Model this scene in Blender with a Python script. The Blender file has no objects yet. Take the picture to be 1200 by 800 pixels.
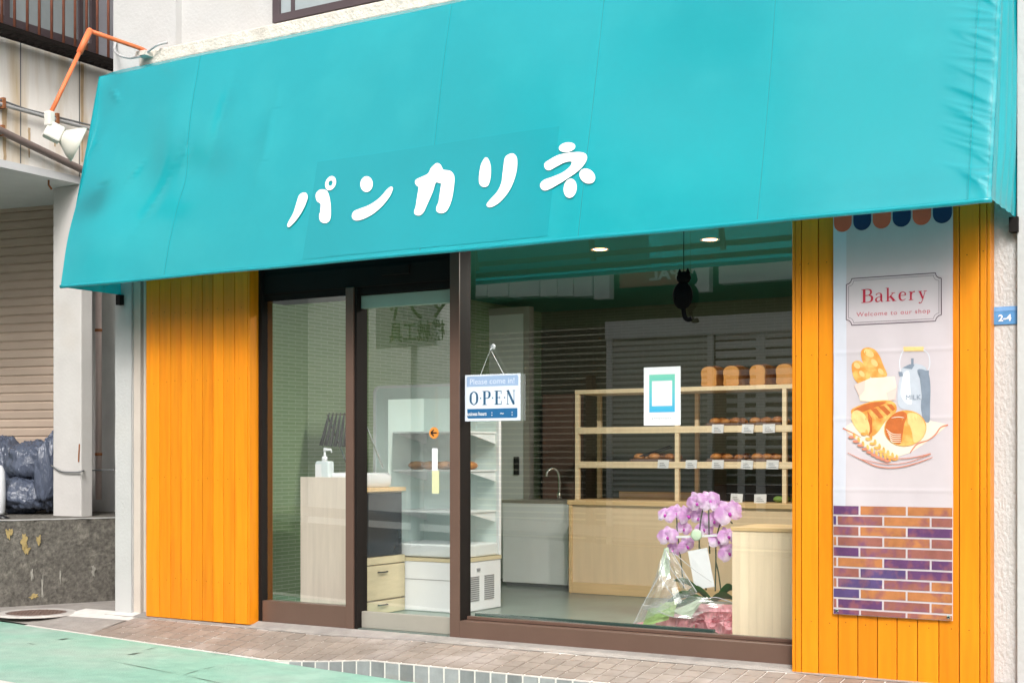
import bpy, bmesh, math, random
from mathutils import Vector, Matrix, noise as mn
random.seed(7)
C = bpy.context.scene.collection
R = math.radians
# ------------------------------------------------------------------ camera, sky, sun, exposure
F, CU, HV, CD, CH, TH = 1600.0, 600.0, 535.0, 6.98, 1.1, R(31.2)
cd = bpy.data.cameras.new('camera'); cam = bpy.data.objects.new('camera', cd); C.objects.link(cam)
cam.location = (0, -CD, CH); cam.rotation_euler = (R(90), 0, TH)
cd.sensor_width = 36; cd.lens = 48.0; cd.shift_y = 0.1125; cd.clip_start = .05; cd.clip_end = 3000
bpy.context.scene.camera = cam
sc = bpy.context.scene
w = bpy.data.worlds.new('World'); sc.world = w; w.use_nodes = True
nt = w.node_tree; nt.nodes.clear()
SUN_EL, SUN_AZ = 38, 150      # azimuth measured clockwise from +Y
sky = nt.nodes.new('ShaderNodeTexSky'); sky.sky_type = 'NISHITA'; sky.sun_disc = False
sky.sun_elevation = R(SUN_EL); sky.sun_rotation = R(SUN_AZ); sky.dust_density = 6; sky.air_density = 1.0; sky.ozone_density = 1
hs = nt.nodes.new('ShaderNodeHueSaturation'); hs.inputs['Saturation'].default_value = .22
bg = nt.nodes.new('ShaderNodeBackground'); bg.inputs[1].default_value = .14
ow = nt.nodes.new('ShaderNodeOutputWorld')
nt.links.new(sky.outputs[0], hs.inputs['Color']); nt.links.new(hs.outputs[0], bg.inputs[0]); nt.links.new(bg.outputs[0], ow.inputs[0])
sl = bpy.data.lights.new('sun', 'SUN'); sl.energy = .95; sl.angle = R(14); sl.color = (1, .965, .92)
so = bpy.data.objects.new('sun', sl); C.objects.link(so)
a = R(SUN_AZ); sd = Vector((math.sin(a)*math.cos(R(SUN_EL)), math.cos(a)*math.cos(R(SUN_EL)), math.sin(R(SUN_EL))))
so.rotation_euler = sd.to_track_quat('Z', 'Y').to_euler(); so.location = (0, -4, 9)
sc.view_settings.view_transform = 'Standard'; sc.view_settings.look = 'None'
sc.view_settings.exposure = .78; sc.view_settings.gamma = 1; sc.view_settings.use_curve_mapping = False
sc.cycles.transparent_max_bounces = 24; sc.cycles.max_bounces = 10; sc.cycles.diffuse_bounces = 5

# ------------------------------------------------------------------ measuring helpers
ST, CT = math.sin(TH), math.cos(TH)
def P(u, v, Y):
    xc = (u-CU)/F; d = (CD+Y)/(CT+xc*ST)
    return Vector((d*(-ST+xc*CT), Y, CH+(HV-v)/F*d))
def PX(u, Y): return P(u, 0, Y).x
def PZ(u, v, Y): return P(u, v, Y).z
def PS(u, v, X):
    xc = (u-CU)/F; d = X/(-ST+xc*CT)
    return Vector((X, d*(CT+xc*ST)-CD, CH+(HV-v)/F*d))
def PG(u, v, Z):
    xc = (u-CU)/F; d = (CH-Z)*F/(v-HV)
    return Vector((d*(-ST+xc*CT), d*(CT+xc*ST)-CD, Z))
GY = .095                                     # plane of the shop glass
def RM(u, v, Yo):                              # a thing seen mirrored in the shop glass, at its real place
    p = P(u, v, 2*GY+Yo); return Vector((p.x, -Yo, p.z))

# ------------------------------------------------------------------ materials
def mk(name, col, rough=.5, var=.08, scale=6, bump=0, bscale=60, tint=0, stretch=(1,1,1), metal=0, spec=.4, emit=None, coat=0, transl=0, col2=None, c2scale=3, c2lo=.5, c2hi=.65, bstretch=None, bdist=.01):
    m = bpy.data.materials.new(name); m.use_nodes = True
    n = m.node_tree.nodes; l = m.node_tree.links; b = n['Principled BSDF']
    b.inputs['Roughness'].default_value = rough; b.inputs['Metallic'].default_value = metal
    b.inputs['Specular IOR Level'].default_value = spec; b.inputs['Coat Weight'].default_value = coat; b.inputs['Coat Roughness'].default_value = .2
    tc = n.new('ShaderNodeTexCoord'); mp = n.new('ShaderNodeMapping'); mp.inputs['Scale'].default_value = stretch
    l.new(tc.outputs['Object'], mp.inputs[0])
    nz = n.new('ShaderNodeTexNoise'); nz.inputs['Scale'].default_value = scale; nz.inputs['Detail'].default_value = 6; nz.inputs['Roughness'].default_value = .6
    l.new(mp.outputs[0], nz.inputs['Vector'])
    mr = n.new('ShaderNodeMapRange'); mr.inputs[1].default_value = .3; mr.inputs[2].default_value = .7; mr.inputs[3].default_value = 1-var; mr.inputs[4].default_value = 1+var
    l.new(nz.outputs[0], mr.inputs[0]); fac = mr.outputs[0]
    if tint:
        at = n.new('ShaderNodeAttribute'); at.attribute_name = 'tint'
        m2 = n.new('ShaderNodeMapRange'); m2.inputs[3].default_value = 1-tint; m2.inputs[4].default_value = 1+tint
        l.new(at.outputs['Fac'], m2.inputs[0])
        mu = n.new('ShaderNodeMath'); mu.operation = 'MULTIPLY'; l.new(fac, mu.inputs[0]); l.new(m2.outputs[0], mu.inputs[1]); fac = mu.outputs[0]
    rgb = n.new('ShaderNodeRGB'); rgb.outputs[0].default_value = (*col, 1); cs = rgb.outputs[0]
    if col2:
        n2 = n.new('ShaderNodeTexNoise'); n2.inputs['Scale'].default_value = c2scale; n2.inputs['Detail'].default_value = 8
        l.new(mp.outputs[0], n2.inputs['Vector'])
        r2 = n.new('ShaderNodeMapRange'); r2.inputs[1].default_value = c2lo; r2.inputs[2].default_value = c2hi; l.new(n2.outputs[0], r2.inputs[0])
        mx = n.new('ShaderNodeMix'); mx.data_type = 'RGBA'; l.new(r2.outputs[0], mx.inputs[0]); l.new(cs, mx.inputs[6]); mx.inputs[7].default_value = (*col2, 1); cs = mx.outputs[2]
    vs = n.new('ShaderNodeVectorMath'); vs.operation = 'SCALE'; l.new(cs, vs.inputs[0]); l.new(fac, vs.inputs['Scale'])
    l.new(vs.outputs[0], b.inputs['Base Color'])
    if bump:
        nb = n.new('ShaderNodeTexNoise'); nb.inputs['Scale'].default_value = bscale; nb.inputs['Detail'].default_value = 5
        if bstretch:
            mb = n.new('ShaderNodeMapping'); mb.inputs['Scale'].default_value = bstretch; l.new(tc.outputs['Object'], mb.inputs[0]); l.new(mb.outputs[0], nb.inputs['Vector'])
        else: l.new(tc.outputs['Object'], nb.inputs['Vector'])
        bu = n.new('ShaderNodeBump'); bu.inputs['Strength'].default_value = bump; bu.inputs['Distance'].default_value = bdist
        l.new(nb.outputs[0], bu.inputs['Height']); l.new(bu.outputs[0], b.inputs['Normal'])
    if emit:
        b.inputs['Emission Color'].default_value = (*col, 1); b.inputs['Emission Strength'].default_value = emit
    if transl:
        t = n.new('ShaderNodeBsdfTranslucent'); l.new(vs.outputs[0], t.inputs[0])
        ms = n.new('ShaderNodeMixShader'); ms.inputs[0].default_value = transl
        l.new(b.outputs[0], ms.inputs[1]); l.new(t.outputs[0], ms.inputs[2]); l.new(ms.outputs[0], n['Material Output'].inputs[0])
    return m
def glass(name, tintc=(.93,.97,.95), k=2.0, rough=0.0, haze=0):
    m = bpy.data.materials.new(name); m.use_nodes = True; n = m.node_tree.nodes; l = m.node_tree.links; n.remove(n['Principled BSDF'])
    t = n.new('ShaderNodeBsdfTransparent'); t.inputs[0].default_value = (*tintc, 1)
    g = n.new('ShaderNodeBsdfGlossy'); g.inputs['Roughness'].default_value = rough; g.inputs[0].default_value = (.95, 1, .97, 1)
    f = n.new('ShaderNodeLayerWeight'); f.inputs[0].default_value = .5              # Schlick: same from both sides of a thin sheet
    pw = n.new('ShaderNodeMath'); pw.operation = 'POWER'; pw.inputs[1].default_value = 5; l.new(f.outputs['Facing'], pw.inputs[0])
    mu = n.new('ShaderNodeMath'); mu.operation = 'MULTIPLY_ADD'; mu.inputs[1].default_value = .96; mu.inputs[2].default_value = .04*k; mu.use_clamp = True; l.new(pw.outputs[0], mu.inputs[0])
    ms = n.new('ShaderNodeMixShader'); l.new(mu.outputs[0], ms.inputs[0]); l.new(t.outputs[0], ms.inputs[1]); l.new(g.outputs[0], ms.inputs[2])
    out = ms.outputs[0]
    if haze:
        d = n.new('ShaderNodeBsdfDiffuse'); d.inputs[0].default_value = (.85, .87, .88, 1)
        m3 = n.new('ShaderNodeMixShader'); m3.inputs[0].default_value = haze; l.new(out, m3.inputs[1]); l.new(d.outputs[0], m3.inputs[2]); out = m3.outputs[0]
    l.new(out, n['Material Output'].inputs[0]); return m
def brickmat(name, c1, c2, mortar, bw, bh, ms, axes, rough=.3, off=.5, bump=.3):
    m = bpy.data.materials.new(name); m.use_nodes = True; n = m.node_tree.nodes; l = m.node_tree.links; b = n['Principled BSDF']
    tc = n.new('ShaderNodeTexCoord'); sp = n.new('ShaderNodeSeparateXYZ'); cb = n.new('ShaderNodeCombineXYZ')
    l.new(tc.outputs['Object'], sp.inputs[0]); l.new(sp.outputs[axes[0]], cb.inputs[0]); l.new(sp.outputs[axes[1]], cb.inputs[1])
    t = n.new('ShaderNodeTexBrick'); t.offset = off; l.new(cb.outputs[0], t.inputs['Vector'])
    t.inputs['Color1'].default_value = (*c1, 1); t.inputs['Color2'].default_value = (*c2, 1); t.inputs['Mortar'].default_value = (*mortar, 1)
    t.inputs['Scale'].default_value = 1; t.inputs['Brick Width'].default_value = bw; t.inputs['Row Height'].default_value = bh; t.inputs['Mortar Size'].default_value = ms
    l.new(t.outputs['Color'], b.inputs['Base Color']); b.inputs['Roughness'].default_value = rough
    bu = n.new('ShaderNodeBump'); bu.inputs['Strength'].default_value = bump; bu.inputs['Distance'].default_value = .003; bu.invert = True
    l.new(t.outputs['Fac'], bu.inputs['Height']); l.new(bu.outputs[0], b.inputs['Normal']); return m

M = {}
M['rail_brown'] = mk('awning_rail', (.06,.045,.03), .6, .1)
M['canvas'] = mk('teal_vinyl', (.010,.475,.55), .24, .05, .9, .12, 3.0, transl=.40, spec=1.0, coat=.35, bdist=.03, col2=(.016,.50,.57), c2scale=2.2)
M['canvas_patch'] = mk('teal_vinyl_patch', (.008,.425,.49), .24, .05, .9, .12, 3.0, transl=.38, spec=1.0, coat=.3, bdist=.03)
M['canvas_seam'] = mk('teal_seam', (.006,.31,.35), .4, .05, 5)
M['white_paint'] = mk('white_plaster', (.48,.475,.465), .8, .05, 2.2, .35, 45, col2=(.49,.47,.44), c2scale=1.3, c2lo=.56, c2hi=.85)
M['rough_white'] = mk('sprayed_white_stucco', (.50,.497,.49), .85, .05, 5, .9, 70, bdist=.012, bstretch=(1,1,.55))
M['ledge'] = mk('rough_concrete_ledge', (.62,.57,.5), .9, .14, 18, .9, 60, col2=(.45,.41,.36), c2scale=9, c2lo=.55, c2hi=.75)
M['beige_trim'] = mk('beige_trim', (.55,.48,.42), .7, .06, 4)
M['wood'] = mk('orange_stained_pine', (.72,.235,.005), .42, .10, 3.2, .12, 30, tint=.11, stretch=(9,9,.7), spec=.35, col2=(.70,.205,.004), c2scale=2.2, c2lo=.5, c2hi=.72, bstretch=(40,40,1.2), bdist=.003)
M['gap'] = mk('dark_gap', (.20,.06,.004), .8)
M['brown_alu'] = mk('brown_aluminium', (.12,.070,.052), .38, .06, 5, spec=.5)
M['dark_alu'] = mk('dark_aluminium', (.013,.010,.009), .65, .1, 5, spec=.12)
M['silver'] = mk('brushed_steel', (.42,.385,.335), .38, .05, 5, metal=.35)
M['sage_rail'] = mk('sage_header_rail', (.30,.42,.36), .4, .05, 6)
M['glass'] = glass('window_glass', (.965,.98,.97), 3.5)
M['case_glass'] = glass('display_glass', (.97,.99,.985), 1.5)
M['cello'] = glass('cellophane', (.95,.95,.95), 3.2, .08, .13)
M['tile'] = brickmat('sage_wall_tile', (.225,.345,.17), (.27,.395,.215), (.50,.58,.43), .15, .0272, .0022, ('Y','Z'))
M['tile_back'] = brickmat('sage_wall_tile_dimmed', (.14,.14,.095), (.16,.16,.11), (.21,.21,.16), .15, .0272, .0022, ('X','Z'))  # same tile, dimness at the back of the shop put into its colour
M['floor'] = mk('grey_green_floor', (.16,.20,.175), .28, .12, 3, col2=(.125,.135,.125), c2scale=1.2)
M['ceil'] = mk('ceiling_reflected_teal', (.012,.20,.15), .7, .04)  # teal of the awning mirrored in the window, put into the ceiling colour
M['inner_wall'] = mk('inner_wall', (.42,.40,.36), .8, .05)
M['white_panel'] = mk('white_panel', (.82,.86,.86), .35, .03, 3)
M['white_plastic'] = mk('white_plastic', (.76,.78,.80), .3, .03, 3)
M['pale_mint'] = mk('case_mint_white', (.70,.82,.80), .3, .03, 3)
M['grey_plastic'] = mk('grey_plastic', (.25,.26,.27), .4, .05)
M['black'] = mk('black_plastic', (.012,.012,.014), .35, .1)
M['screen'] = mk('dark_glass_panel', (.018,.024,.032), .15, .05, spec=.5)
M['light_oak'] = mk('light_oak_laminate', (.65,.56,.475), .45, .09, 3, stretch=(8,8,.6), tint=0)
M['pale_oak_h'] = mk('light_oak_drawers', (.60,.52,.34), .45, .08, 3, stretch=(2,2,10))
M['pine'] = mk('pale_pine', (.84,.68,.45), .45, .07, 3, tint=.06, stretch=(8,8,.8))
M['pine_pale'] = mk('pale_pine_panel', (.90,.74,.53), .45, .06, 3, tint=.06, stretch=(8,8,.8))
M['pine_h'] = mk('pine_edge', (.70,.49,.25), .45, .09, 4, stretch=(.8,8,10))
M['counter_front'] = mk('counter_ply', (.76,.585,.38), .5, .05, 3, stretch=(7,7,.6))
M['chrome'] = mk('chrome', (.75,.75,.75), .12, .02, metal=1)
M['crust'] = mk('bread_crust', (.36,.13,.028), .5, .2, 14, .3, 60, col2=(.54,.25,.07), c2scale=9, c2lo=.45, c2hi=.7)
M['loaf_side'] = mk('loaf_side', (.60,.28,.07), .6, .12, 12, .2, 60)
M['green_bun'] = mk('green_bun', (.2,.34,.08), .6, .2, 12)
M['paper'] = mk('white_paper', (.74,.75,.77), .7, .02)
M['tile_step'] = mk('step_tile', (.285,.235,.20), .55, .1, 9, .15, 60, tint=.10, col2=(.37,.315,.285), c2scale=3.0, c2lo=.5, c2hi=.7)
M['tile_front'] = mk('kerb_tile', (.235,.235,.24), .5, .2, 9, .15, 60, tint=.22, col2=(.30,.25,.20), c2scale=4, c2lo=.55, c2hi=.75)
M['grout'] = mk('pale_grout', (.68,.64,.60), .9, .1, 12)
M['rim_concrete'] = mk('rim_concrete', (.50,.46,.43), .9, .12, 14, .4, 80)
M['cement'] = mk('cement', (.33,.30,.275), .9, .15, 9, .5, 70, col2=(.28,.25,.235), c2scale=3)
M['concrete_old'] = mk('weathered_concrete', (.11,.10,.086), .92, .45, 34, 1.0, 60, col2=(.18,.165,.14), c2scale=11, c2lo=.5, c2hi=.75)
M['lichen'] = mk('ochre_stain', (.34,.255,.11), .95, .25, 20, .4, 80)
M['lichen_pale'] = mk('pale_stain', (.30,.285,.25), .95, .25, 20, .4, 80)
M['mint'] = mk('mint_road_paint', (.258,.475,.375), .8, .10, 9, .5, 120, col2=(.35,.485,.41), c2scale=1.4, c2lo=.45, c2hi=.7)
M['crack'] = mk('crack', (.10,.13,.11), .95, .2)
M['asphalt'] = mk('asphalt', (.09,.088,.085), .9, .2, 40, .5, 220)
M['line_white'] = mk('line_white', (.68,.66,.62), .8, .1, 12, .3, 150)
M['ground'] = mk('far_ground', (.12,.115,.105), .95, .15, .5)
M['iron'] = mk('rusty_iron', (.17,.115,.095), .75, .2, 20, .5, 120)
M['beige_wall'] = mk('stained_beige_wall', (.84,.80,.75), .85, .06, 2, .2, 60, stretch=(1,3.2,.35), col2=(.58,.45,.29), c2scale=1.9, c2lo=.47, c2hi=.74)
M['soffit'] = mk('soffit_grey', (.62,.62,.63), .9, .05)
M['shutter'] = mk('brown_shutter', (.40,.31,.245), .5, .06, 2, tint=.05)
M['col_conc'] = mk('painted_column', (.53,.51,.49), .85, .06, 3, .2, 40, col2=(.5,.46,.42), c2scale=2, c2lo=.58, c2hi=.8)
M['grey_conc'] = mk('grey_concrete', (.40,.39,.37), .9, .12, 5, .3, 50, stretch=(1,1,.5))
M['pipe_pink'] = mk('pinkish_pvc', (.50,.40,.37), .5, .08, 6)
M['pipe_grey'] = mk('grey_conduit', (.40,.40,.40), .45, .1, 6)
M['pipe_brown'] = mk('brown_pipe', (.20,.155,.14), .4, .1, 6)
M['rust'] = mk('rust', (.26,.10,.04), .9, .2, 20)
M['railing'] = mk('rusty_railing', (.21,.075,.045), .6, .2, 12)
M['orange_arm'] = mk('orange_arm_paint', (.72,.17,.06), .5, .12, 9)
M['lamp_white'] = mk('aged_white_plastic', (.66,.64,.58), .5, .08, 9)
M['lamp_glass'] = mk('lamp_reflector', (.60,.59,.52), .25, .06, 8, spec=.6)
M['cable'] = mk('grey_cable', (.16,.165,.17), .6)
M['bag'] = mk('slate_blue_bag', (.075,.09,.13), .24, .1, 6, .7, 7, spec=.6, bdist=.05, bstretch=(2.6,2.6,.9))
M['tarp_dark'] = mk('dark_tarp', (.09,.10,.12), .5, .1, 8, .3, 20)
M['win_dark'] = mk('dark_window_frame', (.075,.055,.06), .45, .08)
M['pane_grey'] = mk('frosted_pane', (.30,.34,.35), .12, .12, 2, spec=.7)
M['shutter_grey'] = mk('grey_panel', (.33,.33,.37), .6, .05)
M['banner'] = mk('banner_cloth', (.62,.56,.588), .8, .03, 5, .12, 6, transl=.18, bdist=.02)
M['banner_edge'] = mk('banner_edge_cloth', (.66,.67,.74), .8, .03, 5, transl=.2)
M['terracotta'] = mk('print_terracotta', (.74,.115,.06), .75, .07, 9)
M['navy'] = mk('print_navy', (.010,.030,.095), .75, .07, 9)
M['p_red'] = mk('print_red', (.45,.02,.05), .75)
M['p_rose'] = mk('print_rose', (.55,.14,.17), .75)
M['p_line'] = mk('print_line', (.10,.065,.09), .75)
M['p_bread'] = mk('print_bread', (.66,.27,.05), .75, .12, 25, col2=(.74,.42,.12), c2scale=22, c2lo=.42, c2hi=.62)
M['p_breadlt'] = mk('print_bread_light', (.76,.50,.20), .75, .08, 25)
M['p_breaddk'] = mk('print_bread_dark', (.48,.12,.025), .75, .12, 25)
M['p_cream'] = mk('print_cream', (.80,.66,.52), .75, .04, 20)
M['p_pinkbag'] = mk('print_bag_shade', (.72,.52,.46), .75, .04, 20)
M['p_can'] = mk('print_can', (.47,.50,.56), .75, .06, 20)
M['p_candk'] = mk('print_can_dark', (.20,.24,.30), .75, .1, 25)
M['p_canlt'] = mk('print_can_light', (.66,.68,.73), .75, .04, 25)
M['p_ribbon'] = mk('print_ribbon', (.55,.20,.13), .75)
M['bk0'] = mk('print_brick_purple', (.10,.035,.115), .75, .15, 18, col2=(.22,.07,.09), c2scale=14)
M['bk1'] = mk('print_brick_orange', (.40,.15,.05), .75, .15, 18, col2=(.26,.09,.08), c2scale=14)
M['bk2'] = mk('print_brick_red', (.26,.09,.07), .75, .15, 18, col2=(.17,.06,.12), c2scale=14)
M['bk3'] = mk('print_brick_indigo', (.075,.045,.14), .75, .15, 18, col2=(.20,.08,.12), c2scale=14)
M['sign_white'] = mk('sign_white', (.70,.76,.86), .4, .02)
M['sign_pale'] = mk('sign_pale_blue', (.33,.45,.66), .4, .02)
M['sign_blue'] = mk('sign_blue', (.018,.125,.29), .4, .03)
M['sign_ink'] = mk('sign_ink', (.025,.10,.19), .4, .03)
M['plate_blue'] = mk('plate_blue', (.085,.25,.50), .5, .15, 25)
M['plate_pale'] = mk('plate_pale', (.16,.33,.60), .5, .15, 25)
M['g1'] = mk('card_green', (.16,.55,.42), .6); M['g2'] = mk('card_teal', (.10,.47,.50), .6); M['g3'] = mk('card_blue', (.06,.40,.62), .6)
M['ink'] = mk('pencil_ink', (.22,.25,.28), .8)
M['orange_disc'] = mk('orange_sticker', (.72,.27,.05), .5)
M['pale_yellow'] = mk('pale_yellow', (.62,.63,.38), .5)
M['petal'] = mk('orchid_petal', (.68,.36,.70), .5, .08, 18, transl=.3, col2=(.86,.74,.88), c2scale=16, c2lo=.45, c2hi=.62)
M['lip'] = mk('orchid_lip', (.48,.05,.42), .5)
M['stem'] = mk('stem_green', (.06,.075,.045), .6)
M['leaf'] = mk('orchid_leaf', (.055,.15,.045), .4, .15, 8)
M['green_paper'] = mk('lime_wrapping', (.45,.66,.25), .5, .12, 9, transl=.25)
M['pale_green_paper'] = mk('pale_green_wrapping', (.70,.86,.66), .5, .08, 9, transl=.3)
M['pink_paper'] = mk('pink_wrapping', (.92,.52,.58), .4, .08, 9, transl=.4, col2=(.93,.70,.73), c2scale=12)
M['cat'] = mk('black_felt', (.004,.004,.0045), .9, spec=.05)
M['lamp_on'] = mk('lamp_on', (1,.74,.45), .5, 0, emit=4)
# across the street
M['siding'] = brickmat('opposite_siding', (.74,.70,.56), (.70,.66,.53), (.04,.04,.03), 30, .095, .036, ('X','Z'), .6, 0, .2)
M['shut_l'] = brickmat('opposite_shutter', (.85,.85,.80), (.82,.82,.78), (.35,.35,.32), 30, .085, .02, ('X','Z'), .6, 0, .2)
M['opp_added_dark'] = mk('opposite_added_dark', (.16,.155,.15), .7, .1, 2)  # dark tone for the storeys added to vary the awning's sheen
M['opp_green'] = mk('opposite_green_wall', (.10,.15,.07), .8, .2, 2)
M['opp_white'] = mk('opposite_white', (.88,.88,.88), .6, .04)
M['opp_brown'] = mk('opposite_brown', (.52,.16,.12), .7, .08)
M['opp_post'] = mk('opposite_post', (.16,.07,.035), .7, .1)
M['opp_dark'] = mk('opposite_dark', (.03,.03,.035), .2, .1)
M['opp_leaf'] = mk('hedge_leaf', (.05,.11,.025), .7, .3, 9)

# ------------------------------------------------------------------ mesh builder
LOC = {}
class MB:
    def __init__(s): s.v = []; s.f = []; s.mi = []; s.t = []; s.cur = 0; s.ct = .5
    def add(s, vs, fs):
        b = len(s.v); s.v += [Vector(p) for p in vs]
        for f in fs: s.f.append([b+i for i in f]); s.mi.append(s.cur); s.t.append(s.ct)
        return s
    def box(s, x0, x1, y0, y1, z0, z1):
        return s.hexa([(x0,y0,z0),(x1,y0,z0),(x1,y1,z0),(x0,y1,z0),(x0,y0,z1),(x1,y0,z1),(x1,y1,z1),(x0,y1,z1)])
    def hexa(s, p): return s.add(p, [(0,3,2,1),(4,5,6,7),(0,1,5,4),(1,2,6,5),(2,3,7,6),(3,0,4,7)])
    def bar(s, a, b, w, h, up=(0,0,1)):
        a = Vector(a); b = Vector(b); d = (b-a).normalized(); u = Vector(up); x = d.cross(u)
        if x.length < 1e-4: x = d.cross(Vector((1,0,0)))
        x.normalize(); u = x.cross(d).normalized(); x *= w/2; u *= h/2
        return s.hexa([a-x-u, a+x-u, b+x-u, b-x-u, a-x+u, a+x+u, b+x+u, b-x+u])
    def tube(s, pts, r, n=10, caps=True):
        pts = [Vector(p) for p in pts]; rs = r if isinstance(r, (list, tuple)) else [r]*len(pts)
        vs = []; fs = []; ref = None
        for i, p in enumerate(pts):
            d = (pts[min(i+1, len(pts)-1)]-pts[max(i-1, 0)]).normalized()
            if ref is None: ref = Vector((0,0,1)) if abs(d.z) < .9 else Vector((1,0,0))
            x = d.cross(ref)
            if x.length < 1e-4: x = d.cross(Vector((0,1,0)))
            x.normalize(); y = x.cross(d).normalized(); ref = y
            for k in range(n):
                q = 2*math.pi*k/n; vs.append(p+(x*math.cos(q)+y*math.sin(q))*rs[i])
        for i in range(len(pts)-1):
            for k in range(n): fs.append((i*n+k, i*n+(k+1)%n, (i+1)*n+(k+1)%n, (i+1)*n+k))
        if caps: fs.append(tuple(range(n))[::-1]); fs.append(tuple((len(pts)-1)*n+k for k in range(n)))
        return s.add(vs, fs)
    def lathe(s, prof, c=(0,0,0), n=24, axis=None):
        c = Vector(c); q = Vector(axis).normalized().to_track_quat('Z', 'Y') if axis else None
        vs = []; fs = []
        for (r, z) in prof:
            for k in range(n):
                t = 2*math.pi*k/n; p = Vector((r*math.cos(t), r*math.sin(t), z))
                if q: p = q @ p
                vs.append(c+p)
        for i in range(len(prof)-1):
            for k in range(n): fs.append((i*n+k, i*n+(k+1)%n, (i+1)*n+(k+1)%n, (i+1)*n+k))
        if prof[0][0] > 1e-4: fs.append(tuple(range(n))[::-1])
        if prof[-1][0] > 1e-4: fs.append(tuple((len(prof)-1)*n+k for k in range(n)))
        return s.add(vs, fs)
    def grid(s, fn, nu, nv):
        vs = [fn(i/nu, j/nv) for j in range(nv+1) for i in range(nu+1)]
        return s.add(vs, [(j*(nu+1)+i, j*(nu+1)+i+1, (j+1)*(nu+1)+i+1, (j+1)*(nu+1)+i) for j in range(nv) for i in range(nu)])
    def poly(s, pts): return s.add(pts, [tuple(range(len(pts)))])
    def slab(s, pts, dv):                                   # a polygon with thickness
        pts = [Vector(p) for p in pts]; dv = Vector(dv); n = len(pts)
        return s.add(pts+[p+dv for p in pts], [tuple(range(n)), tuple(range(2*n-1, n-1, -1))]+[(i, (i+1) % n+0, n+(i+1) % n, n+i) for i in range(n)])
    def ball(s, c, r, n=14, m=10, fn=None):
        c = Vector(c); r = Vector(r) if isinstance(r, (tuple, list, Vector)) else Vector((r, r, r))
        vs = []; 
        for j in range(m+1):
            ph = math.pi*j/m
            for i in range(n):
                th = 2*math.pi*i/n; d = Vector((math.sin(ph)*math.cos(th), math.sin(ph)*math.sin(th), math.cos(ph)))
                k = fn(d) if fn else 1
                vs.append(c+Vector((d.x*r.x, d.y*r.y, d.z*r.z))*k)
        return s.add(vs, [(j*n+i, (j+1)*n+i, (j+1)*n+(i+1)%n, j*n+(i+1)%n) for j in range(m) for i in range(n)])
    def split(s, name, mats, parent=None, **kw):             # every connected piece becomes an object of its own
        par = list(range(len(s.v)))
        def find(i):
            while par[i] != i: par[i] = par[par[i]]; i = par[i]
            return i
        for f in s.f:
            r0 = find(f[0])
            for i in f[1:]: par[find(i)] = r0
        gr_ = {}
        for k, f in enumerate(s.f): gr_.setdefault(find(f[0]), []).append(k)
        out = []
        for fs in gr_.values():
            m_ = MB(); mp_ = {}
            for k in fs:
                for i in s.f[k]:
                    if i not in mp_: mp_[i] = len(m_.v); m_.v.append(s.v[i])
                m_.f.append([mp_[i] for i in s.f[k]]); m_.mi.append(s.mi[k]); m_.t.append(s.t[k])
            out.append(m_.build(name, mats, parent, **kw))
        return out
    def weld_split(s, name, mats, parent=None, **kw):
        mp_ = {}; nv = []; ix = []
        for p in s.v:
            k = (round(p.x, 5), round(p.y, 5), round(p.z, 5))
            if k not in mp_: mp_[k] = len(nv); nv.append(p)
            ix.append(mp_[k])
        s.v = nv; s.f = [[ix[i] for i in f] for f in s.f]
        return s.split(name, mats, parent, **kw)
    def build(s, name, mats, parent=None, smooth=False, bevel=0, drape=None, fine=0, origin=None, weld=True):
        if not isinstance(mats, (list, tuple)): mats = [mats]
        me = bpy.data.meshes.new(name)
        if parent is not None: org = LOC[parent.name]
        elif origin is not None: org = Vector(origin)
        else:
            xs = [p.x for p in s.v]; ys = [p.y for p in s.v]; zs = [p.z for p in s.v]
            org = Vector(((min(xs)+max(xs))/2, (min(ys)+max(ys))/2, min(zs)))
        bm = bmesh.new(); vv = [bm.verts.new(p) for p in s.v]
        lay = bm.faces.layers.float.new('tint')
        for f, mi, t in zip(s.f, s.mi, s.t):
            try: q = bm.faces.new([vv[i] for i in f])
            except ValueError: continue
            q.material_index = mi; q.smooth = smooth; q[lay] = t
        if fine:
            bmesh.ops.triangulate(bm, faces=[f for f in bm.faces if len(f.verts) > 4], ngon_method='EAR_CLIP')
            for _ in range(4):
                es = [e for e in bm.edges if e.calc_length() > fine]
                if not es: break
                bmesh.ops.subdivide_edges(bm, edges=es, cuts=1, use_grid_fill=False)
                bmesh.ops.triangulate(bm, faces=[f for f in bm.faces if len(f.verts) > 3])
        if drape:
            for v in bm.verts: v.co = drape(v.co.copy())
        if weld: bmesh.ops.remove_doubles(bm, verts=bm.verts, dist=1e-5)
        bmesh.ops.recalc_face_normals(bm, faces=bm.faces)
        bmesh.ops.translate(bm, verts=bm.verts, vec=-org)
        bm.to_mesh(me); bm.free()
        for m in mats: me.materials.append(m)
        o = bpy.data.objects.new(name, me); C.objects.link(o)
        if parent is not None: o.parent = parent; LOC[o.name] = LOC[parent.name]
        else: o.location = org; LOC[o.name] = org
        if bevel:
            bv = o.modifiers.new('bevel', 'BEVEL'); bv.width = bevel; bv.segments = 2; bv.limit_method = 'ANGLE'; bv.angle_limit = R(40)
        return o
def thing(name, label, cat, loc, group=None):
    o = bpy.data.objects.new(name, None); C.objects.link(o); o.location = loc; o.empty_display_size = .1; LOC[o.name] = Vector(loc)
    o['label'] = label; o['category'] = cat
    if group: o['group'] = group
    return o
def tag(o, label, cat, group=None):
    o['label'] = label; o['category'] = cat
    if group: o['group'] = group
    return o
def struct(o, kind='structure'): o['kind'] = kind; return o
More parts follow.
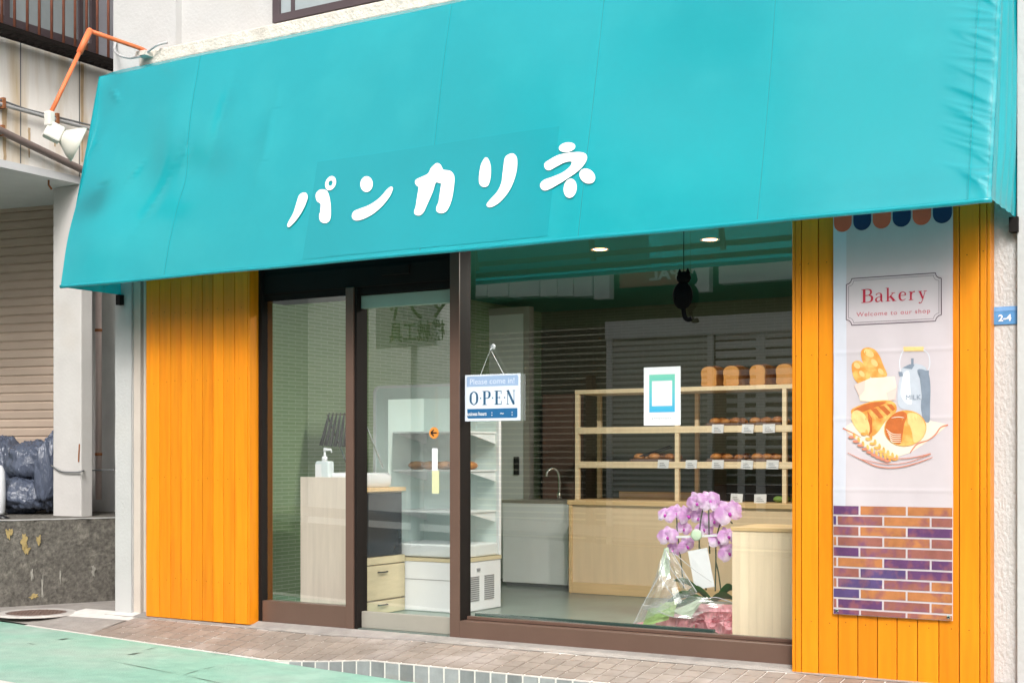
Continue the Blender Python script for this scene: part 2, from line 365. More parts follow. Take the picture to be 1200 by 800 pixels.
def copy_tree(o, loc, rotz=0, label=None, group=None, scale=None):
    c = o.copy(); C.objects.link(c); c.location = loc; c.rotation_euler = (0, 0, rotz); LOC[c.name] = Vector(loc)
    if scale: c.scale = scale
    if label: c['label'] = label
    if group: c['group'] = group
    for ch in list(o.children):
        k = ch.copy(); C.objects.link(k); k.parent = c
        for g in ch.children:
            h = g.copy(); C.objects.link(h); h.parent = k
    return c
def spline(pts, n=6, closed=True):
    pts = [tuple(p) for p in pts]; N = len(pts); out = []
    rng = range(N) if closed else range(N-1)
    for i in rng:
        g = lambda k: pts[k % N] if closed else pts[max(0, min(N-1, k))]
        p0, p1, p2, p3 = g(i-1), g(i), g(i+1), g(i+2)
        for k in range(n):
            t = k/n
            out.append(tuple(.5*((2*b)+(-a+c)*t+(2*a-5*b+4*c-d)*t*t+(-a+3*b-3*c+d)*t**3) for a, b, c, d in zip(p0, p1, p2, p3)))
    if not closed: out.append(pts[-1])
    return out
def ell(cx, cy, rx, ry, rot=0, n=28):
    r = R(rot); return [(cx+rx*math.cos(t)*math.cos(r)-ry*math.sin(t)*math.sin(r), cy+rx*math.cos(t)*math.sin(r)+ry*math.sin(t)*math.cos(r)) for t in [2*math.pi*k/n for k in range(n)]]
def ribbon2(pts, ws, n=6, smooth=True):                    # 2-D stroke -> list of quads
    q = spline([(x, y, w_) for (x, y), w_ in zip(pts, ws)], n, False) if smooth else [(x, y, w_) for (x, y), w_ in zip(pts, ws)]
    L = []
    for i, (x, y, w_) in enumerate(q):
        a = q[max(0, i-1)]; b = q[min(len(q)-1, i+1)]; dx, dy = b[0]-a[0], b[1]-a[1]; l = math.hypot(dx, dy) or 1
        nx, ny = -dy/l*w_/2, dx/l*w_/2; L.append(((x+nx, y+ny), (x-nx, y-ny)))
    return [[L[i][0], L[i][1], L[i+1][1], L[i+1][0]] for i in range(len(L)-1)]
def rect(x0, y0, x1, y1): return [(x0, y0), (x1, y0), (x1, y1), (x0, y1)]
def text_mb(body, h, fn, font_scale=1.0, spacing=1.0, mb=None, bold=0):     # fn maps text x,y (metres, centred) to a point
    cu = bpy.data.curves.new('t', 'FONT'); cu.body = body; cu.size = h*1.38*font_scale; cu.align_x = 'CENTER'; cu.space_character = spacing; cu.resolution_u = 3
    if bold: cu.offset = bold
    ob = bpy.data.objects.new('t', cu); C.objects.link(ob)
    dg = bpy.context.evaluated_depsgraph_get(); me = bpy.data.meshes.new_from_object(ob.evaluated_get(dg))
    mb = mb or MB()
    mb.add([fn(v.co.x, v.co.y) for v in me.vertices], [tuple(p.vertices) for p in me.polygons])
    bpy.data.objects.remove(ob); bpy.data.curves.remove(cu); bpy.data.meshes.remove(me)
    return mb
ORD = ['first', 'second', 'third', 'fourth', 'fifth', 'sixth', 'seventh', 'eighth', 'ninth', 'tenth']

# ================================================================== GROUND
def street_z(x): return -.20-.033*(max(min(x, 4), -16)+4.58)
def gb(x, y):                                       # slab left of the shop, meets the street
    return -.05+(street_z(x)+.004+.05)*min(1, max(0, (-y-.1)/.55)) if False else -.05
g = MB(); g.grid(lambda a, b: Vector((-600+1200*a, -600+1200*b, -.62)), 2, 2)
struct(g.build('ground', M['ground'], origin=(0, 0, -.62)))
def edge_y(x):                                      # front edge of step / slab = near edge of the mint lane
    return -.55 if x > -6 else -.55+(-6-x)*.012
XS = [-40, -30, -22, -16]+[-16+.4*i for i in range(1, 60)]+[10, 20, 40]
def strip(y0f, y1f, dz, ny=1):
    m = MB()
    for i in range(len(XS)-1):
        for j in range(ny):
            q = []
            for (x, t) in ((XS[i], j/ny), (XS[i+1], j/ny), (XS[i+1], (j+1)/ny), (XS[i], (j+1)/ny)):
                q.append((x, y0f(x)+(y1f(x)-y0f(x))*t, street_z(x)+dz))
            m.poly(q)
    return m
struct(strip(lambda x: -9.2, lambda x: -.30, 0).build('street', M['asphalt']))
struct(strip(lambda x: -1.97, edge_y, .005).build('mint_lane', M['mint']))
struct(strip(lambda x: -2.12, lambda x: -1.975, .006).build('road_line', M['line_white']))
struct(strip(lambda x: -11.2, lambda x: -9.2, .10).build('far_pavement', M['cement']))
# cracks and patch joints in the paint
ck = MB()
for pts in ([(66,757.5),(82,755)], [(148,770.5),(166,767.5)], [(122,776),(213,789)], [(213,789.5),(236,783),(254,779.5)], [(165,766),(188,761)],
            [(213,789),(275,799)], [(0,743),(5,742)], [(30,761),(44,763)]):
    for k in range(len(pts)-1):
        a = PG(*pts[k], -.15); b = PG(*pts[k+1], -.15)
        wd = .03 if pts in ([(66,757.5),(82,755)], [(148,770.5),(166,767.5)]) else .009
        a.z = street_z(a.x)+.0085; b.z = street_z(b.x)+.0085
        d = (b-a).normalized(); s_ = Vector((-d.y, d.x, 0))*wd/2; md = (a+b)/2
        ck.poly([a, md-s_, b, md+s_])
a = PG(213, 789.5, -.15); b = PG(254, 779.5, -.15)
struct(ck.build('paint_cracks', M['crack']))
# the step of small tiles
def front_z(x):
    if x > -4.9: return -.092
    t = min(1, (-4.9-x)/.75); return -.092+(street_z(x)+.012+.092)*t
def step_z(x, y):
    t = min(1, max(0, -y/.55)); return -.012+(front_z(x)+.012)*t
gm = MB(); nx = 80; X0, X1 = -7.9, 3.0
gm.grid(lambda a, b: Vector((X0+(X1-X0)*a, -.55*b+.0, step_z(X0+(X1-X0)*a, -.55*b)-.004)), nx, 6)
gm.grid(lambda a, b: Vector((X0+(X1-X0)*a, -.548, (step_z(X0+(X1-X0)*a, -.55)-.005)*(1-b)+(-.5)*b)), nx, 1)
tm = MB(); tf = MB(); tw = .104; gp = .0105
x = -7.25; 
while x < 2.9:
    for j in range(4):
        y1 = -.13-j*tw; y0 = y1-tw+gp; xa, xb = x, x+tw-gp
        tm.ct = random.random()
        z = [step_z(xa, y0), step_z(xb, y0), step_z(xb, y1), step_z(xa, y1)]
        dz = .0025+random.uniform(-.0008, .0008)
        if x < -6.3: dz -= .0012+.0012*random.random()
        tm.hexa([(xa,y0,z[0]-.006),(xb,y0,z[1]-.006),(xb,y1,z[2]-.006),(xa,y1,z[3]-.006),(xa,y0,z[0]+dz),(xb,y0,z[1]+dz),(xb,y1,z[2]+dz),(xa,y1,z[3]+dz)])
    if x > -5.55:
        tf.ct = random.random()
        za, zb = step_z(xa, -.55)-.008, step_z(xb, -.55)-.008
        xc_ = xb-.004; tf.hexa([(xa,-.5535,za-.118),(xc_,-.5535,zb-.118),(xc_,-.54,zb-.118),(xa,-.54,za-.118),(xa,-.5535,za),(xc_,-.5535,zb),(xc_,-.54,zb),(xa,-.54,za)])
    x += tw
step = struct(gm.build('entrance_step', M['grout']))
tm.build('paving_tiles', M['tile_step'], step); tf.build('kerb_tiles', M['tile_front'], step)
# cement skirting along the frame, smeared over the tile edge
cm = MB()
cm.grid(lambda a, b: (lambda X: Vector((X, .0-(.115+.03*mn.noise(Vector((X*3, 0, 1))) + .012*mn.noise(Vector((X*17, 0, 2))))*b, step_z(X, -.12*b)+.006*(1-b)+.0015)))(-7.3+8.6*a), 300, 3)
cm.build('cement_skirting', M['cement'], step)
# concrete slab left of the shop
sm = MB()
def slab_z(x, y):
    t = min(1, max(0, (-y-.25)/.30)); return -.045+(street_z(x)+.012+.045)*t
sm.grid(lambda a, b: (lambda X: Vector((X, 4+(edge_y(X)-4)*(b**.35), slab_z(X, 4+(edge_y(X)-4)*(b**.35))))) (-16+8.75*a), 60, 40)
struct(sm.build('concrete_pavement', M['cement']))
# manhole
p = PG(43, 718.5, -.04); mz = slab_z(p.x, p.y)
mh = thing('manhole_cover', 'round rusty brown manhole cover with a pale concrete rim beside the retaining wall', 'manhole', (p.x, p.y, mz))
nrm = Vector((0, .0, 1))
MB().lathe([(.215,.0),(.215,.012),(.275,.012),(.285,.0)], (p.x, p.y, mz+.004), 40).build('rim', M['rim_concrete'], mh)
mc = MB().lathe([(0,.010),(.208,.010),(.208,0)], (p.x, p.y, mz+.004), 40)
for i in range(-5, 6):
    for j in range(-5, 6):
        if i*i+j*j < 24: mc.box(p.x+i*.038-.011, p.x+i*.038+.011, p.y+j*.038-.011, p.y+j*.038+.011, mz+.0141, mz+.018)
mc.build('cover', M['iron'], mh)

# ================================================================== SHOP BUILDING
WL, WR, DOOR_L, DOOR_R, MUL_R = PX(300, 0), PX(930, 0), PX(417, 0), PX(527, 0), PX(538, 0)
BL, BR = -7.6, 3.4
shop = thing('bakery_building', 'white plastered shop with orange boarded front, brown window frames and tiled interior', 'shop', (-4.4, 2.2, 0))
# upper walls
b = MB(); b.box(BL, BR, .05, .2, 2.5, 7.2); b.box(BL, PX(207, .0), -.01, .05, 3.8, 7.2)
ux0, uz0 = PX(333, .05), PZ(333, 19, .05)
b.split('upper_wall', M['white_paint'], shop)
b = MB(); b.box(-7.29, BR, -.06, .05, 3.868, 3.968); b.build('ledge', M['ledge'], shop, bevel=.012)
wn = MB(); wn.box(ux0, ux0+1.8, .02, .06, uz0, uz0+1.3); wn = wn.build('upper_window', M['pane_grey'], shop)
b = MB(); b.box(ux0-.06, ux0, .0, .06, uz0-.05, uz0+1.35); b.box(ux0, ux0+1.8, .0, .06, uz0-.05, uz0); b.box(ux0+.86, ux0+.92, .0, .06, uz0, uz0+1.3); b.box(ux0+.09, ux0+.12, .012, .06, uz0, uz0+1.3); b.build('window_frame', M['win_dark'], wn)
# ground-floor pillar on the left
b = MB(); pl, pr = PX(135, -.02), PX(154, -.02)
b.grid(lambda a, c: Vector((pl+(pr-pl)*a+.006*mn.noise(Vector((a*3, c*14, 5))), -.02, -.03+3.8*c)), 4, 40)
b.box(pl+.01, pr, -.012, .3, -.06, 3.8)
b.build('pillar', M['white_paint'], shop)
b = MB(); b.box(pr+.003, PX(164.5, 0), .0, .3, -.05, 3.8); b.box(PX(168.3, 0), PX(171, 0), .0, .3, -.05, 3.8); b.split('pillar_trim', M['beige_trim'], shop)
b = MB(); b.box(PX(164.5, 0)+.002, PX(168.3, 0)-.002, .03, .3, -.05, 3.8); b.build('pillar_gap', M['dark_alu'], shop)
b = MB(); b.grid(lambda a, c: (lambda X: Vector((X, -.10-.05*c+.02*mn.noise(Vector((X*9, 0, 3))), -.028-.03*c)))(pl-.02+.35*a), 20, 2); b.build('mortar_patch', M['cement'], shop)
# right wall
b = MB(); wr0 = PX(1160, -.0); b.box(wr0-.03, BR, .0, .3, -.5, 3.83); b.build('right_wall', M['rough_white'], shop)
b = MB(); b.box(PX(1194, .0), BR, -.035, -.001, -.5, 3.83); b.build('corner_pilaster', M['white_paint'], shop)
# interior shell
IL, IR, IB, IZ = -6.62, -1.9, 4.5, 2.5
b = MB(); b.box(IL-.12, IL, .1, IB, -.02, IZ); b.build('tiled_wall', M['tile'], shop)
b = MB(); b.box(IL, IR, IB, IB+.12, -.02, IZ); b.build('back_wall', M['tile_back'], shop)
b = MB(); b.box(IR, IR+.12, .1, IB, -.02, IZ); b.build('inner_side_wall', M['inner_wall'], shop)
b = MB(); b.box(IL-.1, IR+.1, .02, IB+.1, -.2, -.001); b.build('shop_floor', M['floor'], shop)
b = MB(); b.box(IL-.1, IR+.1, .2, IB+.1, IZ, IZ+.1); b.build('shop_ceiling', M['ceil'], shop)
b = MB(); b.box(BL, BR, .2, 6.5, 7.1, 7.25); b.box(BL, BL+.15, .2, 6.5, 2.7, 7.1); b.box(BR-.15, BR, .2, 6.5, -.5, 7.1); b.box(BL, BR, 6.5, 6.65, -.5, 7.25); b.build('rear_shell', M['white_paint'], shop)
b = MB(); b.box(IL+.001, IL+.012, .44, .475, 0, IZ); b.build('tile_trim', M['white_panel'], shop)
# header behind the awning
b = MB(); b.box(WL-1.2, WR+.1, .05, .25, 2.46, 3.85); b.build('header_wall', M['dark_alu'], shop)
# wood cladding, board by board
def cladding(x0, x1, seams, z0a, z0b, side):
    m = MB(); xs = [x0]+seams+[x1]
    for i in range(len(xs)-1):
        m.ct = random.random(); m.box(xs[i]+.0022, xs[i+1]-.0022, -.09, -.065, z0a, 3.3)
    m.cur = 1; m.box(x0, x1, -.0765, .0, z0a+.004, 3.3); m.cur = 0; m.ct = .3
    m.box(x1+.0005, x1+.016, -.088, .06 if side > 0 else -.001, z0a, 3.3)
    if side < 0: m.box(x0-.016, x0-.0005, -.088, .06, z0a, 3.3)
    return m
lx0, lx1 = PX(171, -.09), PX(290, -.09)
wl = cladding(lx0, lx1, [PX(u, -.09) for u in (187,200,212,224.5,237,249.5,262,275)], -.02, 0, 1).build('wood_cladding', [M['wood'], M['gap']], shop, bevel=.0025)
rx0, rx1 = PX(931.5, -.09), PX(1156.5, -.09)
cladding(rx0, rx1, [PX(u, -.09) for u in (939,959,982,1005,1028,1051,1075,1100,1124,1148)], -.035, 0, -1).build('wood_cladding', [M['wood'], M['gap']], shop, bevel=.0025)
nl_ = MB()
for us in ((179,194,206,218,231,243,255.5,268,282),(935,949,970,993,1016,1039,1063,1087,1112,1136,1154)):
    for u_ in us:
        for z_ in (.25, .95, 1.62, 2.1):
            c_ = Vector((PX(u_, -.09)+random.uniform(-.012,.012), -.0905, z_+random.uniform(-.01,.01))); nl_.poly([c_+Vector((.0032*math.cos(t),0,.0032*math.sin(t))) for t in [math.pi*k/3 for k in range(6)]])
nlo = nl_.build('nail_heads', M['gap'], shop); nlo['kind'] = 'stuff'
# shopfront frames
WT = 2.46
b = MB()
b.box(WL+.02, WL+.05, .0, .11, 0, WT)                        # left jamb
b.build('window_jamb', M['dark_alu'], shop)
b = MB(); b.box(WL+.051, PX(405, 0), .005, .09, -.02, .135); b.build('window_rail', M['brown_alu'], shop, bevel=.003)
b = MB(); b.box(PX(405, 0), DOOR_L-.02, -.002, .03, -.02, 2.19); b.build('window_stile', M['brown_alu'], shop, bevel=.003)
b = MB(); b.box(DOOR_L-.019, DOOR_L+.0, .01, .12, -.01, 2.19); b.build('window_stile', M['dark_alu'], shop)
b = MB(); b.box(WL+.05, DOOR_R, .03, .24, 2.14, WT); b.box(WL+.05, DOOR_R, .02, .2, 2.19, 2.32); b.box(PX(446, .0), PX(478, .0), .005, .2, 2.25, 2.31); b.split('transom', M['dark_alu'], shop, bevel=.003)
b = MB(); b.box(DOOR_R, MUL_R, 0, .012, -.015, WT); b.build('mullion', M['brown_alu'], shop, bevel=.002)
b = MB(); b.box(DOOR_R+.001, MUL_R, .012, .13, -.015, WT); b.build('mullion', M['dark_alu'], shop)
b = MB(); b.box(MUL_R+.001, WR+.03, 0, .125, -.015, .098); b.box(MUL_R+.001, WR+.03, .085, .125, .098, .118); b.build('window_rail', M['brown_alu'], shop, bevel=.003)
b = MB(); b.box(MUL_R+.03, PX(838, .15), .13, .16, .02, .135); b.box(MUL_R+.03, PX(838, .15), .165, .19, .02, .115); b.split('sill_track', mk('dark_green_track', (.02,.05,.042), .25), shop, bevel=.004)
b = MB(); b.box(MUL_R+.001, WR+.03, .03, .13, 2.452, WT+.03); b.build('window_head', M['dark_alu'], shop)
MB().box(MUL_R+.001, WR+.02, GY, GY+.001, .1, 2.45).poly([]) if False else None
def pane(name, x0, x1, y, z0, z1, parent): return MB().poly([(x0,y,z0),(x1,y,z0),(x1,y,z1),(x0,y,z1)]).build(name, M['glass'], parent)
pane('window_pane', MUL_R+.001, WR+.03, GY, .1, 2.45, shop)
pane('window_pane', WL+.05, PX(405, .03), .03, .13, 2.15, shop)
# sliding door
d0, d1 = DOOR_L+.003, DOOR_R-.003
door = MB().poly([(d0,.072,.1),(d1,.072,.1),(d1,.072,2.1),(d0,.072,2.1)]).build('sliding_door', M['glass'], shop)
b = MB(); b.box(d0, d1, .055, .09, .0, .105); b.build('kick_rail', M['silver'], door, bevel=.003)
b = MB(); b.box(d0, d1, .05, .095, 2.055, 2.137); b.build('header_rail', M['sage_rail'], door, bevel=.003)
b = MB(); b.box(d1-.006, d1, .062, .085, .105, 2.055); b.build('edge_seal', M['dark_alu'], door)
sy = .0685
def dp(u, v): return P(u, v, sy)
c = dp(508.5, 507); 
b = MB(); b.poly([(c.x+.036*math.cos(t), sy, c.z+.036*math.sin(t)) for t in [2*math.pi*k/28 for k in range(28)]]); b.build('push_sticker', M['orange_disc'], door)
b = MB()
for q in ribbon2([(.022,0),(-.02,0)], [.009,.009], 1, False)+ribbon2([(0,.02),(-.023,0)], [.009,.009], 1, False)+ribbon2([(0,-.02),(-.023,0)], [.009,.009], 1, False):
    b.poly([(c.x+x_, sy-.0012, c.z+z_) for x_, z_ in q])
b.build('arrow_mark', M['black'], door)
b = MB(); a_ = dp(506.5, 525); e_ = dp(512, 551); b.box(a_.x, e_.x+.006, sy-.003, sy, e_.z, a_.z); b.build('white_pull_label', M['paper'], door)
b = MB(); f_ = dp(514, 578); b.box(a_.x, f_.x+.004, sy-.003, sy, f_.z, e_.z-.001); b.build('yellow_pull_label', M['pale_yellow'], door)
# storeroom door at the back
sx0, sx1, szt = PX(536, 3.55), PX(614, 3.55), PZ(600, 368, 3.55)
b = MB(); b.box(sx0, sx1, 3.55, 3.60, 0, szt); sdv = b.build('storeroom_door', M['white_panel'], shop, bevel=.004)
b = MB(); b.box(PX(602.5, 3.54), PX(608, 3.54), 3.53, 3.549, PZ(606, 556, 3.54), PZ(606, 535, 3.54)); b.build('handle', M['black'], sdv)
b = MB(); b.box(sx1+.001, sx1+.06, 3.54, 3.62, 0, szt+.06); b.box(sx0, sx1, 3.54, 3.62, szt+.001, szt+.06); b.build('door_frame', M['inner_wall'], sdv)
b = MB(); b.box(PX(636, 4.2), PX(672, 4.2), 4.2, 4.4, 0, PZ(650, 462, 4.2)); b.build('cupboard', mk('brown_cupboard', (.30,.19,.14), .5), shop)
# downlights in the ceiling (lit)
def downlight(u, v, label, vis=True):
    z = IZ-.001; q = P(u, v, 1.2) if vis else Vector((u, v, 0))
    t = thing('downlight', label, 'ceiling light', (q.x, q.y, z), 'lit downlights in the shop ceiling')
    MB().lathe([(.045,0),(.062,-.006),(.064,0)], (q.x, q.y, z), 24).build('trim_ring', M['white_plastic'], t)
    MB().lathe([(.0,-.003),(.046,-.003)], (q.x, q.y, z), 24).build('lamp', M['lamp_on'], t)
    L = bpy.data.lights.new('downlight_bulb', 'AREA'); L.shape = 'DISK'; L.size = .09; L.energy = 24; L.color = (1, .93, .84)
    lo = bpy.data.objects.new('downlight_bulb', L); C.objects.link(lo); lo.location = (0, 0, -.012); lo.parent = t
    return t
DL = None
downlight(703, 292, 'left one of the two round warm downlights lit in the shop ceiling')
downlight(832, 280, 'right one of the two round warm downlights lit in the shop ceiling')

# ================================================================== AWNING
AY0, AZ0, AY1, AZ1, AX0, AX1 = -.56, 2.265, -.225, 3.79, -7.51, PX(1162, -.56)
AV = Vector((0, AY1-AY0, AZ1-AZ0)); AL = AV.length; AD = AV/AL; AN = Vector((0, -AD.z, AD.y))   # outward normal (towards street)
CREASES = [(-7.02, .80, .10, .022, .010, .9), (-7.30, .73, .04, .02, -.008, .3), (-6.55, .87, .09, .02, .008, 1.2), (-7.33, 1.40, .07, .018, .010, 2.2), (-7.42, 1.05, .05, .02, .007, 1.0), (-6.75, .60, .30, .05, -.008, 1.1), (-6.25, 1.1, .28, .06, -.010, 1.35), (-5.8, .9, .35, .08, .009, 1.5)]
def adisp(x, t):                                     # sag of the cloth: x world, t metres up the slope
    s = AX1-x; e = 0
    for (X, T, rx, rt, h) in ((PX(150, -.5), .75, .42, .30, -.030), (PX(222, -.5), .72, .25, .16, -.020), (PX(118, -.4), 1.25, .5, .28, -.022), (PX(300, -.4), 1.15, .55, .45, -.016), (PX(110, -.5), .35, .35, .28, .020),
                              (PX(800, -.4), .8, .8, .5, -.010), (PX(1050, -.4), .7, .5, .6, -.008), (PX(185, -.45), .95, .14, .3, .012)):
        q = ((x-X)/rx)**2+((t-T)/rt)**2; e += 1.7*h*math.exp(-q)
    e += .020*mn.noise(Vector((x*.9, t*1.2, 3)))+.004*mn.noise(Vector((x*2.2, t*2.2, 8)))*max(0, min(1, (-5-x)/1.5))
    for (X, T, rx, rt, h, an) in CREASES:
        dx, dt = x-X, t-T; ca, sa_ = math.cos(an), math.sin(an); a_, b_ = dx*ca+dt*sa_, -dx*sa_+dt*ca
        e += 1.5*h*math.exp(-(a_/rx)**2-(b_/rt)**2)*(1 if b_ > 0 else .6)
    if s < .5:
        k = max(0, 1-abs(s-.08)/.20); k = k*k*(3-2*k)*(1-math.exp(-(s/.02)**2)) 
        q_ = t-.42*s
        w1 = max(0, 1-2.6*abs(mn.noise(Vector((s*2.0, q_*9, 7)))))**2+.7*max(0, 1-2.8*abs(mn.noise(Vector((s*3, q_*19, 9)))))**2
        e += .0052*k*w1
    return e
def acv(x, t, off=0): return Vector((x, AY0, AZ0))+AD*t+AN*(adisp(x, t)+off)
def PC(u, v):                                        # pixel to point of the awning's flat slope: returns x, t
    o = Vector((0, -CD, CH)); xc = (u-CU)/F; zc = (HV-v)/F
    d = Vector((-ST+xc*CT, CT+xc*ST, zc)); base = Vector((0, AY0, AZ0)); k = (base-o).dot(AN)/d.dot(AN); p = o+d*k
    return p.x, (p-base).dot(AD)
aw = thing('awning', 'large teal vinyl awning with white lettering across the shop front', 'awning', (-4.4, -.1, 2.25))
c = MB(); nx, nt_ = 340, 210
c.grid(lambda a, b: acv(AX0+(AX1-AX0)*(1-(1-a)**1.6), AL*b), nx, nt_)
TW = Vector((0, .04, 3.915))
c.grid(lambda a, b: (lambda X: acv(X, AL)*(1-b)+Vector((X, TW.y, TW.z))*b+Vector((0,0,.006*math.sin(math.pi*b))))(AX0+(AX1-AX0)*a), 60, 4)
canopy = c.build('canopy', M['canvas'], aw, smooth=True, weld=False)
# seams and hems
s_ = MB()
def seam(u0, v0, u1, v1, wd=.006):
    (xa, ta), (xb, tb) = PC(u0, v0), PC(u1, v1)
    for i in range(40):
        pts = []
        for (k, sg) in ((i/40, -1), (i/40, 1), ((i+1)/40, 1), ((i+1)/40, -1)):
            x_ = xa+(xb-xa)*k; t_ = ta+(tb-ta)*k; pts.append(acv(x_+sg*wd/2, t_, .0018))
        s_.poly(pts)
for u0, v0 in ((235, 68), (530, 5), (707, 5), (908, 5)):
    x_, t_ = PC(u0, v0)
    # every seam runs straight down the slope
    for i in range(60):
        k0, k1 = AL*i/60, AL*(i+1)/60
        s_.poly([acv(x_-.0038, k0, .0018), acv(x_+.0038, k0, .0018), acv(x_+.0038, k1, .0018), acv(x_-.0038, k1, .0018)])
for xx, wd in ((AX1-.105, .007), (AX1-.012, .012)):
    for i in range(120):
        k0, k1 = AL*i/120, AL*(i+1)/120
        s_.poly([acv(xx-wd/2, k0, .006), acv(xx+wd/2, k0, .006), acv(xx+wd/2, k1, .006), acv(xx-wd/2, k1, .006)])
s_.weld_split('seam', M['canvas_seam'], canopy)
# rectangular patch over an old sign
(qx0, qt0), (qx1, qt1) = PC(365, 232), PC(651, 195)
pm = MB(); pb, pt = PC(520, 300)[1], PC(520, 168)[1]
pm.grid(lambda a, b: acv(qx0+(qx1-qx0)*a, .03+(pt-.03)*b, .003), 90, 24)
pm.build('patch', M['canvas_patch'], canopy, smooth=True)
# hem roll along the bottom
h = MB(); h.tube([acv(AX0+(AX1-AX0)*i/160, 0, -.004)+Vector((0, 0, .002)) for i in range(161)], .013, 8); h.build('hem', M['canvas'], canopy, smooth=True)
# side panels with gathered folds
def side(x, sg):
    m = MB()
    def fn(a, b):
        bot = Vector((x, AY0+(.0-AY0)*a, AZ0)); top = Vector((x, AY1+(.03-AY1)*a, AZ1+(3.9-AZ1)*a))
        p_ = bot.lerp(top, b)
        f = .022*math.sin(13*(a*(1.1-.55*b))*2+3*b+2*mn.noise(Vector((a*3, b*2, 1))))*(1-abs(2*a-1)**4)*(.35+.65*(1-b))*min(1, .15+b*5)
        p_.x += sg*f; return p_
    m.grid(fn, 40, 60); return m
side(AX1, 1).build('side_panel', M['canvas'], aw, smooth=True); side(AX0, -1).build('side_panel', M['canvas'], aw, smooth=True)
fr = MB()
for y_, z_ in ((AY0+.04, AZ0+.045), (AY0+.058, AZ0+.115), (AY1+.12, AZ1-.05), (-.02, AZ0+.30)):
    fr.bar((AX0+.03, y_, z_), (AX1-.03, y_, z_), .03, .03)
k = 0; nb = 7
for i in range(nb+1):
    x_ = AX0+.04+(AX1-AX0-.08)*i/nb
    fr.bar((x_, AY0+.15, AZ0+.06), (x_, AY1+.15, AZ1-.05), .028, .028); fr.bar((x_, AY0+.11, AZ0+.28), (x_, .02, AZ0+.30), .028, .028)
fr.split('frame_bar', M['rail_brown'], aw)
bk = MB()
for x_ in (AX0+.0, AX1-.012): bk.box(x_-.012, x_+.03, -.06, .0, AZ0-.075, AZ0-.002)
bk.split('bracket', M['dark_alu'], aw)
ey = MB()
for i in range(9): 
    p_ = Vector((AX1+.012, .0, AZ0+.1+i*.2)); ey.ball(p_, .011, 8, 6)
ey.split('eyelet', M['white_plastic'], aw)
# the five white katakana letters
def lz(pts): return [PC(320+x_/3, 150+y_/3) for x_, y_ in pts]
def letter(outs, ring=None):
    m = MB()
    for o_ in outs: m.poly([(x_, 0, t_) for x_, t_ in lz(o_)])
    if ring:
        cx, cy, rx, ry, ix, iy, ro = ring; A_ = lz(ell(cx, cy, rx, ry, ro)); B_ = lz(ell(cx, cy, ix, iy, ro))
        for i in range(len(A_)):
            j = (i+1) % len(A_); m.poly([(A_[i][0], 0, A_[i][1]), (A_[j][0], 0, A_[j][1]), (B_[j][0], 0, B_[j][1]), (B_[i][0], 0, B_[i][1])])
    return m.build('letter', mk_letter, aw, fine=.06, drape=lambda q: acv(q.x, q.z, .0095))
mk_letter = mk('letter_white', (.82,.82,.82), .6, .01)
letter([spline([(105,228),(118,230),(122,248),(108,285),(88,318),(62,347),(52,346),(55,332),(72,300),(84,262),(92,238)]),
        spline([(150,235),(160,220),(175,216),(190,222),(199,245),(204,280),(203,318),(193,333),(178,335),(166,326),(163,305),(172,285),(168,268),(154,256)])], (202,194,18,26,7,10,20))
letter([ell(328,197,22,28), spline([(415,206),(421,215),(408,245),(380,280),(345,308),(310,324),(288,325),(278,312),(284,294),(305,284),(340,270),(375,245),(400,216)])])
letter([spline([(575,124),(590,130),(598,146),(625,152),(638,172),(636,210),(628,255),(614,288),(598,300),(580,297),(574,283),(584,255),(592,218),(592,196),(580,188),(570,198),(562,225),(545,265),(530,298),(515,309),(500,304),(498,290),(512,260),(527,222),(526,208),(512,208),(500,196),(502,182),(522,172),(545,160),(556,140)])])
letter([spline([(748,106),(760,112),(768,140),(766,180),(756,205),(738,208),(726,195),(726,165),(733,130)]),
        spline([(835,94),(852,95),(862,115),(858,160),(840,210),(810,252),(780,275),(760,280),(752,270),(765,252),(790,225),(806,190),(812,145),(818,108)])])
NE = spline([(975,115),(1010,97),(1060,88),(1095,90),(1107,105),(1098,130),(1075,155),(1040,180),(1000,205),(965,222),(948,218),(942,202),(955,186),(985,175),(1020,160),(1046,140),(1054,122),(1030,124),(1000,139),(975,152),(960,145),(958,128)])
letter([ell(1037,71,29,17,-10), NE[16*6:]+NE[:6*6+1], NE[6*6:16*6+1], ell(1048,215,23,34,8), ell(1108,172,30,24,40)])

# ================================================================== BANNER
BY = -.105; bx0, bx1 = PX(977, BY), PX(1117, BY); bz0 = PZ(977, 718.5, BY); bz1 = 2.42
def bw(x, z):
    a = (x-bx0)/(bx1-bx0); t = (z-bz0)/(bz1-bz0)
    e = .006*mn.noise(Vector((a*2.2, t*2.5, 2)))+.004*mn.noise(Vector((a*5+t*4, t*5, 4)))
    e += -.012*math.exp(-((a-.12-.25*(.35-t))/.10)**2)*math.exp(-((t-.27)/.14)**2)*1.0
    e += -.009*math.exp(-((a-.30+.5*(t-.12))/.08)**2)*math.exp(-((t-.10)/.12)**2)
    for tt in (.30, .47, .63, .80): e += -.0022*math.exp(-((t-tt)/.004)**2)
    return e-.006
def bd(off): return lambda q: Vector((q.x, BY-off+bw(q.x, q.z), q.z))
ban = thing('banner', 'tall cloth bakery banner with printed bread, milk can and bricks hung on the boards', 'banner', ((bx0+bx1)/2, BY, bz0))
m = MB(); m.grid(lambda a, b: Vector((bx0+(bx1-bx0)*a, BY+.0, bz0+(bz1-bz0)*b)), 50, 320)
m.build('cloth', M['banner'], ban, smooth=True, drape=bd(0))
